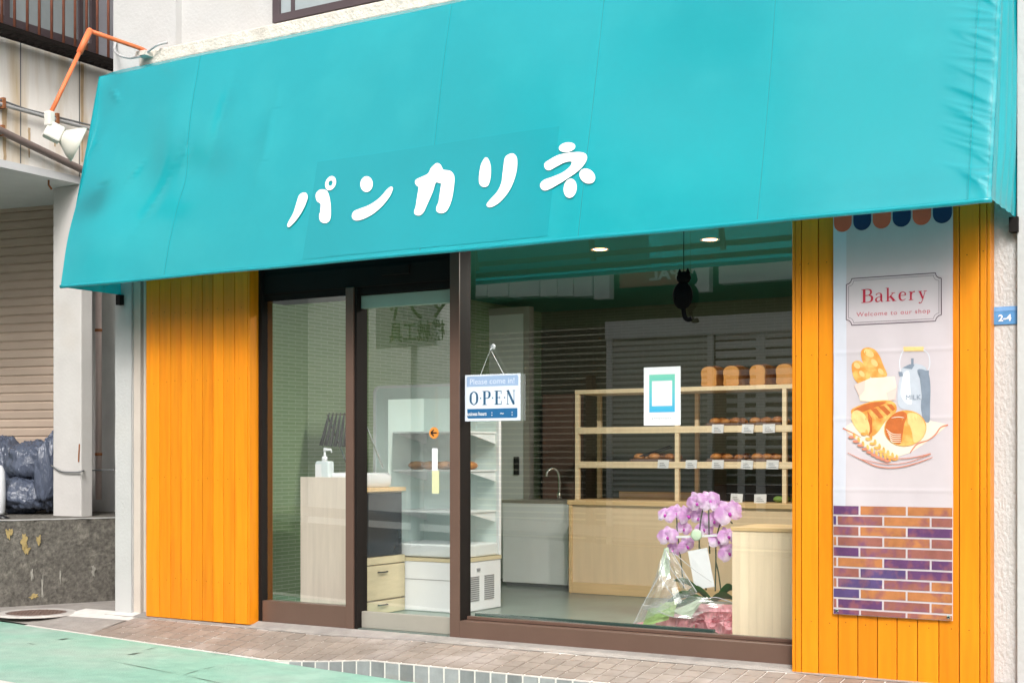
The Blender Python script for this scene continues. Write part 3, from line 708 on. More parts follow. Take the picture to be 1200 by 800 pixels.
def art(name, polys, mat, off, fine=.035, par=None):
    m = MB()
    for q in polys: m.poly([(x_, 0, z_) for x_, z_ in q])
    if name in ('baguette_light', 'ribbon_print', 'can_handle_print', 'bread_bag_shade', 'stalk_print', 'baguette_print', 'milk_can_shade', 'loaf_shade', 'round_loaf_light', 'plaque_print'):
        return m.weld_split(name, mat, ban, fine=fine, drape=bd(off))
    return m.build(name, mat, ban, fine=fine, drape=bd(off))
xe = PX(992, BY)
m = MB(); m.grid(lambda a, b: Vector((bx0+.002+(xe-bx0)*a, 0, bz0+.52+(1.52)*b)), 8, 200); m.build('side_hem', M['banner_edge'], ban, smooth=True, drape=bd(.0015))
sw = (bx1-bx0)/6; sa, sb = [], []
for i in range(6):
    cx = bx0+sw*(i+.5); zb = PZ(977, 273, BY); rr = sw*.46
    q = [(cx-rr, bz1)]+[(cx+rr*math.cos(t), zb+rr*1.0+rr*math.sin(t)) for t in [math.pi+math.pi*k/14 for k in range(15)]]+[(cx+rr, bz1)]
    (sb if i % 2 else sa).append(q)
for q in sa: art('scallop_print', [q], M['terracotta'], .002)
for q in sb: art('scallop_print', [q], M['navy'], .002)
def bp(u, v): p_ = P(u, v, BY-.01); return (p_.x, p_.z)
def z3(x_, y_): return bp(980+x_/8, 310+y_/8)
frm = [(160,108),(500,92),(930,65),(945,95),(990,118),(980,495),(935,520),(925,550),(500,570),(155,580),(140,545),(98,525),(105,160),(145,140)]
frp = [z3(*q) for q in frm]
cxm = sum(p_[0] for p_ in frp)/len(frp); czm = sum(p_[1] for p_ in frp)/len(frp)
hx = (max(p_[0] for p_ in frp)-min(p_[0] for p_ in frp))/2; hz = (max(p_[1] for p_ in frp)-min(p_[1] for p_ in frp))/2-.012
def plaque(kx, kz, n_):
    X_, Z_, c_ = hx*kx, hz*kz, n_
    out = []
    for sx, sz, a0 in ((-1,1,-90),(1,1,180),(1,-1,90),(-1,-1,0)):
        cx_, cz_ = cxm+sx*X_, czm+sz*Z_
        arc = [(cx_+c_*math.cos(R(a0+90*k/5)), cz_+c_*math.sin(R(a0+90*k/5))) for k in range(6)]
        out += arc if (sx, sz) in ((-1,1),(1,1),(1,-1),(-1,-1)) else arc
    return out
def outline(pts, wd): 
    pts = pts+[pts[0]]
    return [q for i in range(len(pts)-1) for q in ribbon2([pts[i], pts[i+1]], [wd, wd], 1, False)]
def plq(X_, Z_, c_):
    o_ = []
    for (sx, sz, a0, a1) in ((-1,1,270,360),(1,1,180,270),(1,-1,90,180),(-1,-1,0,90)):
        o_ += [(cxm+sx*X_+c_*math.cos(R(a0+(a1-a0)*k/6)), czm+sz*Z_+c_*math.sin(R(a0+(a1-a0)*k/6))) for k in (range(7))]
    return o_
def ordered(X_, Z_, c_):
    L_ = []
    L_ += [(cxm-X_+c_*math.cos(R(t)), czm+Z_+c_*math.sin(R(t))) for t in range(270, 361, 15)]
    L_ += [(cxm+X_+c_*math.cos(R(t)), czm+Z_+c_*math.sin(R(t))) for t in range(180, 271, 15)]
    L_ += [(cxm+X_+c_*math.cos(R(t)), czm-Z_+c_*math.sin(R(t))) for t in range(90, 181, 15)]
    L_ += [(cxm-X_+c_*math.cos(R(t)), czm-Z_+c_*math.sin(R(t))) for t in range(0, 91, 15)]
    return L_
art('plaque_print', outline(ordered(hx, hz, .028), .0042)+outline(ordered(hx-.012, hz-.012, .026), .0016), M['p_line'], .002)
# serif letters, cap height 1
G = {}
G['B'] = ([rect(.10,0,.27,1), rect(0,0,.36,.045), rect(0,.955,.36,1)], [([(.27,.975),(.48,.97),(.63,.87),(.63,.66),(.48,.535),(.27,.525)], [.05,.06,.12,.12,.06,.05]), ([(.27,.525),(.52,.52),(.70,.41),(.70,.16),(.52,.03),(.27,.025)], [.05,.06,.14,.14,.06,.05])], .80)
G['a'] = ([rect(.36,.08,.49,.48)], [([(.08,.52),(.16,.61),(.28,.64),(.40,.59),(.425,.46)], [.10,.05,.05,.08,.13]), ([(.38,.38),(.20,.34),(.08,.22),(.10,.07),(.22,.02),(.38,.12)], [.04,.05,.10,.11,.06,.04]), ([(.43,.10),(.48,.02),(.56,.04)], [.12,.07,.03])], .62)
G['k'] = ([rect(.08,0,.20,1), rect(0,0,.30,.04), rect(0,.955,.14,.995), rect(.36,.58,.62,.62), rect(.42,0,.70,.04)], [([(.20,.26),(.50,.60)], [.05,.05]), ([(.30,.38),(.56,.02)], [.14,.14])], .72)
G['e'] = ([rect(.12,.36,.46,.40)], [([(.46,.38),(.44,.55),(.29,.63),(.13,.53),(.09,.32),(.14,.10),(.30,.01),(.48,.12)], [.10,.07,.05,.11,.14,.11,.06,.03])], .58)
G['r'] = ([rect(.08,0,.20,.62), rect(0,0,.30,.04), rect(0,.585,.14,.625)], [([(.18,.42),(.27,.58),(.40,.60)], [.04,.06,.11])], .50)
G['y'] = ([rect(0,.58,.26,.62), rect(.36,.58,.58,.62)], [([(.12,.60),(.32,.06)], [.13,.11]), ([(.47,.60),(.26,-.14),(.14,-.25),(.06,-.20)], [.045,.045,.06,.09])], .62)
G['O'] = ([], [([(.36,.985),(.14,.80),(.10,.5),(.14,.20),(.36,.015)], [.05,.14,.18,.14,.05]), ([(.36,.985),(.58,.80),(.62,.5),(.58,.20),(.36,.015)], [.05,.14,.18,.14,.05])], .76)
G['P'] = ([rect(.08,0,.26,1), rect(0,0,.36,.045), rect(0,.955,.3,1)], [([(.26,.975),(.45,.965),(.56,.85),(.56,.62),(.44,.49),(.26,.475)], [.05,.07,.16,.16,.07,.05])], .68)
G['E'] = ([rect(.08,0,.26,1), rect(0,0,.55,.05), rect(0,.95,.54,1), rect(.26,.48,.42,.53), rect(.51,0,.56,.26), rect(.50,.76,.55,1), rect(.40,.40,.44,.61)], [], .66)
G['N'] = ([rect(.07,0,.12,1), rect(.56,0,.61,1), rect(0,0,.20,.04), rect(.48,.96,.69,1), rect(0,.96,.16,1)], [([(.10,1),(.58,0)], [.17,.17])], .74)
G['.'] = ([rect(.06,.44,.15,.54)], [], .22)
def serif(txt, h, x0, z0, wd=None, sp=0, squeeze=1):
    out = []; x_ = 0
    for ch in txt:
        rs, ss, ad = G[ch]; qs = list(rs)
        for pts, ws in ss: qs += ribbon2(pts, ws, 5)
        out += [[(x_+a_, b_) for a_, b_ in q] for q in qs]; x_ += ad+sp
    k = (wd/x_) if wd else h*squeeze
    return [[(x0+a_*k, z0+b_*h) for a_, b_ in q] for q in out]
t0, t1 = z3(235, 352), z3(850, 330)
art('heading_print', serif('Bakery', z3(300,225)[1]-z3(300,352)[1], t0[0], (t0[1]+t1[1])/2, t1[0]-t0[0]+.01, .10), M['p_red'], .002, fine=0)
w0, w1 = z3(190, 468), z3(880, 455)
tm_ = text_mb('Welcome to our shop', .0225, lambda x_, y_: Vector(((w0[0]+w1[0])/2+x_*1.0, 0, (w0[1]+w1[1])/2-.004+y_)), 1, 1.13)
xs_ = [p_.x for p_ in tm_.v]; kx = (w1[0]-w0[0])/(max(xs_)-min(xs_)); mx_ = (max(xs_)+min(xs_))/2
for p_ in tm_.v: p_.x = mx_+(p_.x-mx_)*kx
tm_.build('greeting_print', M['p_rose'], ban, drape=bd(.002))
# picture: bread, bag, milk can
def z4(pts): return [bp(975+x_/4.707, 390+y_/4.707) for x_, y_ in pts]
art('cloth_print', [z4([(60,525),(120,490),(300,470),(520,480),(640,505),(560,575),(430,660),(330,690),(180,625)])], M['p_cream'], .0014)
art('milk_can_print', [z4(spline([(388,192),(430,172),(480,172),(520,195),(528,240),(543,290),(541,400),(538,488),(500,478),(420,430),(365,400),(366,290),(378,240),(380,212)], 4))], M['p_can'], .002)
art('milk_can_shade', [z4(spline([(470,205),(528,215),(543,290),(541,400),(538,488),(505,478),(490,400),(500,300)], 4)), z4([(388,192),(430,172),(455,176),(440,200)]), z4([(366,214),(388,214),(392,238),(372,240)]), z4([(512,208),(535,206),(535,236),(515,240)]), z4(rect(436,140,450,178))], M['p_candk'], .003)
art('milk_can_light', [z4(spline([(398,218),(425,214),(430,300),(440,390),(405,385),(380,340),(385,270)], 4))], M['p_canlt'], .003)
cu_ = [(378,215),(372,160),(385,110),(400,92)]; cv_ = [(505,92),(533,120),(540,170),(528,215)]
art('can_handle_print', [z4(q) for q in ribbon2(cu_, [5]*4, 5)+ribbon2(cv_, [5]*4, 5)], M['p_canlt'], .002)
art('can_grip_print', [z4(rect(393, 76, 506, 100))], M['p_breadlt'], .0026)
mc0 = z4([(448, 368)])[0]
text_mb('MILK', .026, lambda x_, y_: Vector((mc0[0]+x_, 0, mc0[1]+y_))).build('can_lettering', M['p_candk'], ban, drape=bd(.0042))
art('baguette_print', [z4(spline([(160,105),(175,85),(205,80),(240,95),(265,130),(285,180),(305,235),(262,245),(215,245),(190,200),(165,150)], 4)), z4(spline([(108,178),(125,155),(155,155),(185,185),(212,240),(180,270),(140,275),(115,235)], 4))], M['p_bread'], .002)
art('baguette_light', [z4(ell(205,112,30,18,35)), z4(ell(235,165,24,14,50)), z4(ell(270,212,20,12,50)), z4(ell(138,180,20,14,40)), z4(ell(165,225,20,12,50))], M['p_breadlt'], .003)
art('bread_bag_print', [z4([(122,290),(150,275),(215,248),(345,240),(357,300),(350,370),(230,380),(155,375),(150,350)])], M['p_cream'], .0032)
art('bread_bag_shade', [z4([(122,290),(185,262),(180,320),(152,350)]), z4([(300,330),(357,300),(350,370),(310,372)])], M['p_pinkbag'], .0042)
art('loaf_print', [z4(spline([(105,440),(130,408),(230,375),(320,373),(355,400),(350,440),(300,480),(250,550),(205,568),(150,520)], 4))], M['p_bread'], .0034)
art('loaf_shade', [z4(spline([(120,425),(170,398),(240,380),(300,384),(210,420),(150,440)], 4)), z4([(205,412),(245,415),(285,465),(262,470)]), z4([(252,402),(288,402),(325,440),(305,455)]), z4([(300,392),(330,392),(350,420),(335,430)]), z4([(196,430),(222,470),(222,545),(205,566)])], M['p_breaddk'], .0042)
art('loaf_cut', [z4(spline([(112,440),(140,425),(180,450),(205,500),(205,550),(170,560),(130,520),(108,475)], 4))], M['p_breadlt'], .0046)
art('round_loaf_print', [z4(ell(405,525,117,99,-8))], M['p_bread'], .0054)
art('round_loaf_shade', [z4(spline([(395,432),(345,445),(303,490),(295,545),(320,590),(375,612),(390,560),(400,500),(415,460)], 4))], M['p_breaddk'], .0062)
art('round_loaf_light', [z4(spline([(415,455),(440,440),(490,460),(518,520),(500,575),(455,605),(440,540)], 4)), z4(ell(440,480,22,30,15))], M['p_breadlt'], .0066)
sc_ = []
for k in range(5): sc_ += ribbon2([(300+k*6, 530+k*14), (335, 556+k*11), (382, 560+k*10)], [3,4,3], 5)
sc_ += ribbon2([(330,468),(370,463),(400,468)], [3,4,3], 5)
art('round_loaf_scores', [z4(q) for q in sc_], M['p_cream'], .0074)
wh, wh2 = [], []
for (xa, ya), (xb, yb), n_, tgt in (((118,570),(312,700),9,0), ((185,552),(352,690),8,1)):
    for k in range(n_):
        f_ = k/(n_-1); cx_ = xa+(xb-xa)*f_; cy_ = ya+(yb-ya)*f_+(18*math.sin(math.pi*f_))
        (wh if tgt else wh2).append(z4(ell(cx_-9, cy_+5, 16, 8, 8))); wh.append(z4(ell(cx_+7, cy_-5, 15, 7, 80)))
art('wheat_print', wh, M['p_bread'], .0066); art('wheat_print', wh2, M['p_ribbon'], .0072)
st_ = ribbon2([(90,660),(160,695),(250,735),(350,742),(450,722),(555,685)], [3,5,6,6,6,4], 6)+ribbon2([(300,690),(400,692),(480,680),(545,666)], [4,5,5,8], 6)+ribbon2([(160,695),(300,722),(420,712),(530,672)], [3,4,4,4], 6)
art('stalk_print', [z4(q) for q in st_], M['p_ribbon'], .0066)
art('ribbon_print', [z4(q) for q in ribbon2([(430,660),(470,612),(530,590),(570,560),(600,520),(640,507)], [5,8,6,8,7,10], 6)+ribbon2([(60,525),(110,548),(160,575)], [8,6,3], 6)], M['p_ribbon'], .0030)
# printed bricks
ztop = PZ(977, 592, BY); rows = 10; rh = (ztop-bz0-.004)/10.4; bwid = (bx1-bx0)*.392; gap = .0095
BK = {0: [], 1: [], 2: [], 3: []}
rows_c = [(0,1,1),(3,2,1,2),(2,1,0),(1,2,1,2),(0,2,2),(1,1,0,0),(2,3,0),(1,3,2,1),(3,1,1),(2,0,2,1),(0,2,1)]
for r_ in range(11):
    z1_ = ztop-r_*rh; z0_ = max(z1_-rh+gap, bz0+.002)
    if z1_-z0_ < .004: continue
    x_ = bx0+.003-(bwid*.40 if r_ % 2 == 0 else bwid*.90); i = 0
    while x_ < bx1:
        a_, b_ = max(x_, bx0+.003), min(x_+bwid-gap, bx1-.003)
        if b_-a_ > .01:
            BK[rows_c[r_][min(i, len(rows_c[r_])-1)]].append(rect(a_, z0_, b_, z1_)); i += 1
        x_ += bwid
for k in BK:
    for q in BK[k]: art('brick_print', [q], M['bk%d' % k], .002)
gr = MB()
for x_ in (bx0+.02, bx1-.02): gr.lathe([(.004,0),(.009,.0015),(.009,0)], (x_, BY-.009, bz0+.018), 14, (0,-1,0))
gr.split('grommet', M['chrome'], ban)

# ================================================================== SIGNS
ax0, az0 = PX(1161.5, -.03), PZ(1161.5, 380.5, -.03); ax1, az1 = PX(1194, -.03), PZ(1161.5, 359.5, -.03)
ap = thing('address_plate', 'small blue block number plate reading 2-4 on the white wall', 'address plate', ((ax0+ax1)/2, -.002, az0))
ax1 = min(ax1, PX(1194, -.002)-.004)
MB().box(ax0, ax1, -.008, -.001, az0, az1).build('plate', M['plate_blue'], ap, bevel=.002)
MB().box(ax0+.004, ax1-.004, -.0095, -.0081, az1-.022, az1-.004).build('upper_band', M['plate_pale'], ap)
text_mb('2-4', .032, lambda x_, y_: Vector(((ax0+ax1)/2+x_*1.05, -.0101, az0+.018+y_)), bold=.0012).build('numerals', M['paper'], ap)
# OPEN sign
OY = .062
ox0, ox1 = max(PX(544, OY), MUL_R+.002), PX(609.5, OY); oz0, oz1 = PZ(544, 493.5, OY), PZ(544, 439.5, OY)
opn = thing('open_sign', 'white and blue OPEN sign hanging by a cord on the glass beside the door', 'shop sign', ((ox0+ox1)/2, OY, oz0))
W_, H_ = ox1-ox0, oz1-oz0
ob = MB().box(ox0, ox1, OY, OY+.006, oz0, oz1).build('board', M['sign_white'], opn, bevel=.002)
def rr(x0, z0, x1, z1, r, corners=(1,1,1,1)):
    o_ = []
    for (cx, cz, a0, on) in ((x1-r, z1-r, 0, corners[1]), (x0+r, z1-r, 90, corners[0]), (x0+r, z0+r, 180, corners[3]), (x1-r, z0+r, 270, corners[2])):
        if on: o_ += [(cx+r*math.cos(R(a0+15*k)), cz+r*math.sin(R(a0+15*k))) for k in range(7)]
        else: o_.append((cx+(r if a0 in (0,270) else -r), cz+(r if a0 in (0,90) else -r)))
    return o_
def flat(name, polys, mat, y, par):
    m = MB()
    for q in polys: m.poly([(x_, y, z_) for x_, z_ in q])
    return m.build(name, mat, par)
flat('top_band', [rr(ox0+W_*.035, oz0+H_*.745, ox1-W_*.03, oz0+H_*.965, .012, (1,1,0,0))], M['sign_pale'], OY-.001, opn)
flat('hours_band', [rr(ox0+W_*.045, oz0+H_*.06, ox1-W_*.045, oz0+H_*.265, .012, (0,0,1,1))], M['sign_blue'], OY-.001, opn)
flat('open_lettering', serif('O.P.E.N', H_*.30, ox0+W_*.085, oz0+H_*.345, W_*.85, .03), M['sign_ink'], OY-.001, opn)
text_mb('Please come in!', H_*.125, lambda x_, y_: Vector(((ox0+ox1)/2+x_*1.06, OY-.0022, oz0+H_*.795+y_)), 1, 1.0).build('greeting', M['sign_white'], opn)
text_mb('Business hours', H_*.085, lambda x_, y_: Vector((ox0+W_*.21+x_*.80, OY-.0022, oz0+H_*.12+y_)), 1, .95, bold=.0006).build('hours_text', M['paper'], opn)
text_mb(':    ~    :', H_*.11, lambda x_, y_: Vector((ox0+W_*.68+x_*1.1, OY-.0022, oz0+H_*.115+y_)), 1, 1.0, bold=.0006).build('hours_text', M['paper'], opn)
hk = P(574.5, 407, OY); hk.y = GY-.012
cpt = [P(562, 439, OY), hk+Vector((-.004,-.012,-.01)), P(590.5, 437, OY)]
MB().tube([cpt[0]+Vector((0,.003,-.012)), cpt[1], cpt[2]+Vector((0,.003,-.012))], .0016, 6).build('cord', M['white_plastic'], opn)
b = MB().lathe([(.0,.012),(.010,.010),(.018,.0),(.0,.0)], (hk.x, GY-.001, hk.z+.006), 18, (0,-1,0)); b.tube([hk+Vector((0,.0,.012)), hk+Vector((0,-.012,-.006)), hk+Vector((0,-.018,-.016)), hk+Vector((0,-.02,-.006))], .0035, 8); b.build('suction_hook', M['white_plastic'], opn, smooth=True)
# notice on the glass (no code on it)
NY = GY-.004
nx0, nx1, nz0, nz1 = PX(754.5, NY), PX(797.5, NY), PZ(754.5, 498.5, NY), PZ(754.5, 430.5, NY)
no = thing('payment_notice', 'white paper notice with a green to blue square frame on the window', 'notice', ((nx0+nx1)/2, NY, nz0))
MB().box(nx0, nx1, NY, NY+.001, nz0, nz1).build('sheet', M['paper'], no)
W2, H2 = nx1-nx0, nz1-nz0
def nf(a0, b0, a1, b1): return rect(nx0+W2*a0, nz0+H2*b0, nx0+W2*a1, nz0+H2*b1)
for k in range(12):
    b0 = .225+.645*k/12; b1 = .225+.645*(k+1)/12; q = k/11
    mt = mk('card_gradient', (.05+.12*q, .38+.17*q, .62-.20*q), .6, .01)
    if b1 < .36 or b0 > .74: L_ = [nf(.15, b0, .85, b1)]
    else: L_ = [nf(.15, b0, .225, b1), nf(.775, b0, .85, b1)]
    flat('frame_print', L_, mt, NY-.0008, no)
text_mb('airtpay', H2*.04, lambda x_, y_: Vector((nx0+W2*.5+x_, NY-.0009, nz0+H2*.12+y_)), 1, 1.25).build('caption', M['ink'], no) if False else None
cap = []
for k in range(9):
    x_ = nx0+W2*(.22+.062*k); z_ = nz0+H2*.115; cap += ribbon2([(x_, z_+.010), (x_+.004, z_+(.0 if k % 3 else -.006)), (x_+.008, z_+.008)], [.002]*3, 4)
flat('caption', cap, M['ink'], NY-.0009, no)

# ================================================================== CAT ORNAMENT
CY = GY-.045
def cz(x_, y_): return P(540+x_/4, 260+y_/4, CY)
ct = thing('cat_ornament', 'black cat figure with curled tail hanging inside the window top', 'ornament', cz(1040, 465))
q = cz(1040, 335); rr_ = cz(1085, 335).x-q.x
m = MB(); m.ball(cz(1040, 345), (rr_*1.02, .035, rr_*1.35), 20, 14); m.build('body', M['cat'], ct, smooth=True)
m = MB(); m.ball(cz(1045, 262), (rr_*.72, .035, rr_*.62), 18, 12); 
for sx in (-1, 1):
    e_ = cz(1045, 262); m.lathe([(rr_*.28, 0), (.001, rr_*.55)], e_+Vector((sx*rr_*.42, 0, rr_*.38)), 8)
m.build('head', M['cat'], ct, smooth=True)
m = MB(); m.tube([cz(*p_) for p_ in spline([(1043,395),(1046,425),(1052,448),(1066,458),(1082,452)], 5, False)], .013, 10); m.build('tail', M['cat'], ct, smooth=True)
m = MB(); m.tube([cz(1045, 235), Vector((cz(1045,235).x, CY, 2.44))], .002, 6); m.build('cord', M['cat'], ct)

# ================================================================== BACK COUNTER AND SHELVES
KY = 2.73; kx0, kx1 = PX(667, KY), -2.15; kz = .752
bc = thing('bread_counter', 'long low plywood counter below the bread shelves at the back of the shop', 'counter', ((kx0+kx1)/2, KY+.35, 0))
MB().box(kx0+.03, kx1, KY+.004, KY+.70, .09, kz-.04).build('body', M['counter_front'], bc)
MB().box(kx0+.03, kx1, KY-.006, KY+.68, 0, .088).build('plinth', M['pine_h'], bc, bevel=.003)
MB().box(kx0, kx0+.029, KY-.008, KY+.70, 0, kz-.041).build('end_panel', M['pine_h'], bc, bevel=.003)
MB().box(kx0-.01, kx1, KY-.015, KY+.72, kz-.039, kz).build('worktop', M['pine_h'], bc, bevel=.003)
SY = KY+.09; sd_ = .42
su = thing('bread_shelf', 'open pine shelf unit of three tiers standing on the plywood counter', 'shelf', ((kx0+kx1)/2, SY+.2, kz))
def lev(v): return PZ(800, v, SY)
L0, L1, L2 = lev(458.5), lev(507), lev(548.5); th = .052
for u_ in (676, 793, 919): 
    x_ = PX(u_, SY); MB().box(x_-.017, x_+.017, SY, SY+.034, kz+.001, L0).build('upright', M['pine'], su, bevel=.002); MB().box(x_-.017, x_+.017, SY+sd_-.034, SY+sd_, kz+.001, L0).build('upright', M['pine'], su, bevel=.002)
sx_0 = PX(676, SY)-.017
MB().box(sx_0, kx1, SY-.004, SY+sd_, L0+.001, L0+.034).build('top_board', M['pine'], su, bevel=.002)
cells = [PX(676, SY)+.018, PX(793, SY), PX(919, SY), kx1]
for z_ in (L1, L2):
    MB().box(sx_0+.036, kx1, SY-.006, SY+.018, z_, z_+th).build('shelf_edge', M['pine'], su, bevel=.002)
    MB().box(sx_0+.036, kx1, SY+.019, SY+sd_, z_+.02, z_+.04).build('shelf', M['pine_h'], su)
MB().box(PX(700, SY), kx1, SY+sd_-.03, SY+sd_-.012, kz+.001, kz+.06).build('back_rail', M['pine_h'], su)
# loaves on the top board
lo0 = P(838, 450, SY+.16); lf = thing('bread_loaf', 'leftmost of the four square loaves on the top shelf', 'bread', (lo0.x, lo0.y, L0+.035), 'loaves on the top shelf')
def loafmb(org):
    m = MB(); prof = spline([(-.062,0),(.062,0),(.066,.06),(.072,.115),(.05,.15),(0,.162),(-.05,.15),(-.072,.115),(-.066,.06)], 3)
    n = len(prof)
    for k in range(7):
        y_ = -.13+.26*k/6; s = 1 if 0 < k < 6 else .93; bulge = 1+.03*math.cos(k*2.1)
        m.v += [Vector((org[0]+px*s, org[1]+y_, org[2]+pz*s*bulge)) for px, pz in prof]
    b_ = 0
    for k in range(6):
        for i in range(n): m.f.append([k*n+i, k*n+(i+1) % n, (k+1)*n+(i+1) % n, (k+1)*n+i]); m.mi.append(0); m.t.append(.5)
    m.f += [list(range(n))[::-1], [6*n+i for i in range(n)]]; m.mi += [1, 1]; m.t += [.5, .5]
    return m
loafmb(LOC[lf.name]).build('crust', [M['crust'], M['loaf_side']], lf, smooth=False, bevel=.01)
for i, u_ in enumerate((864, 896, 924)):
    copy_tree(lf, (PX(u_, SY+.16), SY+.16, L0+.035), random.uniform(-.12,.12), ['second from left of the square loaves on the top shelf', 'third from left of the square loaves on the top shelf', 'square loaf on the top shelf right beside the orange boards'][i])
# trays and buns
def tray(u0, u1, z_, label, dark=True, y=SY+.06):
    x0, x1 = PX(u0, y), PX(u1, y); t = thing('bread_tray', label, 'tray', ((x0+x1)/2, y+.15, z_))
    m = MB(); m.box(x0, x1, y, y+.3, z_, z_+.008); m.box(x0, x1, y, y+.006, z_+.008, z_+.022); m.box(x0, x1, y+.294, y+.3, z_+.008, z_+.022); m.box(x0, x0+.006, y+.006, y+.294, z_+.008, z_+.022); m.box(x1-.006, x1, y+.006, y+.294, z_+.008, z_+.022)
    m.build('pan', M['iron'] if dark else M['pine'], t); return x0, x1, y, z_+.008
bun0 = None
def buns(box, n, label, group, mat=None, r=.042):
    x0, x1, y, z_ = box; first = None
    for k in range(n):
        col = k % ((n+1)//2); row = k//((n+1)//2)
        px = x0+.05+(x1-x0-.1)*col/max(1, (n+1)//2-1); py = y+.075+row*.14; s = random.uniform(.85, 1.1)
        if first is None:
            m = MB(); m.ball((0,0,0), (r*1.2, r, r*.75), 14, 9, fn=lambda d: 1+.08*mn.noise(d*3)-(0 if d.z > -.3 else .15))
            first = m.build('bread_roll', mat or M['crust'], None, smooth=True, origin=(0,0,0)); tag(first, label, 'bread', group); first.location = (px, py, z_+r*.62)
        else:
            c_ = first.copy(); C.objects.link(c_); c_.location = (px, py, z_+r*.62*s); c_.scale = (s, s, s); c_.rotation_euler = (0, 0, random.uniform(0, 3))
buns(tray(827, 865, L1+th, 'dark tray of rolls on the upper shelf, left of the two there'), 6, 'browned roll on the left dark tray of the upper shelf', 'rolls on upper left tray')
buns(tray(874, 915, L1+th, 'dark tray of rolls on the upper shelf, right of the two there'), 6, 'browned roll on the right dark tray of the upper shelf', 'rolls on upper right tray')
tb = tray(738, 787, L2+th, 'dark tray on the lower shelf left of the middle upright'); buns(tb, 6, 'browned roll on the lower shelf tray left of the middle upright', 'rolls on lower left tray')
tb2 = tray(828, 869, L2+th, 'dark tray on the lower shelf right of the middle upright'); buns(tb2, 6, 'browned roll on the lower shelf tray right of the middle upright', 'rolls on lower middle tray')
tb3 = tray(876, 914, L2+th, 'dark tray on the lower shelf beside the right upright'); buns(tb3, 6, 'browned roll on the lower shelf tray beside the right upright', 'rolls on lower right tray')
buns((PX(901, SY+.05), PX(917, SY+.05), SY+.05, kz+.002), 3, 'green bun on the counter beside the right shelf upright', 'green buns', M['green_bun'], .035)
buns((PX(922, SY+.05), PX(930, SY+.05), SY+.05, kz+.002), 2, 'green bun on the counter next to the orange boards', 'green buns by the boards', M['green_bun'], .035)
bx = MB().box(PX(836, SY+.2), PX(916, SY+.2), SY+.2, SY+.4, kz+.001, kz+.13); tag(bx.build('oven_tray_stack', M['black'], bevel=.01), 'black low box standing on the counter under the lower shelf', 'box')
# price cards on shelf edges
pc = None
cards = [(L1, (841, 876, 901), 'upper'), (L2, (777, 810, 841, 875, 905), 'lower')]
lvlname = {L1: 'upper', L2: 'lower'}
def card(u_, z_, label, y):
    global pc
    x_ = PX(u_, y)
    if pc is None:
        m = MB(); m.hexa([(-.048,-.004,0),(.048,-.004,0),(.048,-.001,0),(-.048,-.001,0),(-.048,.006,.066),(.048,.006,.066),(.048,.009,.066),(-.048,.009,.066)])
        pc = m.build('price_card', M['paper'], None, origin=(0,0,0)); tag(pc, label, 'price card', 'price cards on the shelf edges'); pc.location = (x_, y, z_)
        LOC[pc.name] = Vector((0,0,0))
        l_ = MB()
        for k in range(3): l_.bar((-.03, -.0035+.0025*k+.0002, .014+.013*k), (.03-.012*k, -.0035+.0025*k+.0002, .014+.013*k), .003, .004)
        l_.build('writing', M['ink'], pc)
        return
    c_ = pc.copy(); C.objects.link(c_); c_.location = (x_, y, z_+random.uniform(-.004,.004)); c_.rotation_euler = (0, random.uniform(-.05,.05), random.uniform(-.06,.06)); c_['label'] = label
    for ch in pc.children: k_ = ch.copy(); C.objects.link(k_); k_.parent = c_
for z_, us, nm in cards:
    for i, u_ in enumerate(us): card(u_, z_-.004, 'white price card on the %s shelf edge, %s from the left' % (nm, ORD[i]), SY-.018)
for i, u_ in enumerate((863, 891)): card(u_, kz+.002, ['left', 'right'][i]+' one of the two white price cards standing on the counter above the orchid', SY-.03)
# tongs lying on the lower tray
tg = MB(); tg.tube([P(748, 535, SY+.1), P(786, 522, SY+.14)], .006, 6); tg.tube([P(752, 535, SY+.13), P(788, 524, SY+.17)], .006, 6); tag(tg.build('serving_tongs', M['black']), 'black tongs laid across the left lower bread tray', 'tongs')

# white serving counter and tap
WY = 3.0; wx0, wx1 = PX(589, WY), PX(666, WY)
wc = thing('white_counter', 'plain white panelled counter left of the plywood counter', 'counter', ((wx0+wx1)/2, WY+.25, 0))
MB().box(wx0, wx1, WY, WY+.5, .03, .705).build('panel', M['white_panel'], wc, bevel=.003)
MB().box(wx0+.02, wx1, WY+.03, WY+.5, 0, .029).build('plinth', M['grey_plastic'], wc)
MB().box(wx0-.01, wx1, WY+.0, WY+.55, .706, .73).build('top', M['silver'], wc)
tp = thing('faucet', 'chrome gooseneck tap on the white counter beside the shelf', 'tap', P(655, 588, WY+.2))
tz = .731; tx = PX(655.5, WY+.2)
MB().tube(spline([(tx, WY+.2, tz), (tx, WY+.2, tz+.20), (tx-.03, WY+.17, tz+.27), (tx-.07, WY+.13, tz+.25), (tx-.08, WY+.12, tz+.2)], 6, False), .012, 10).build('spout', M['chrome'], tp, smooth=True)
MB().lathe([(.022,0),(.02,.05),(.014,.07)], (tx, WY+.2, tz), 16).build('base', M['chrome'], tp, smooth=True)

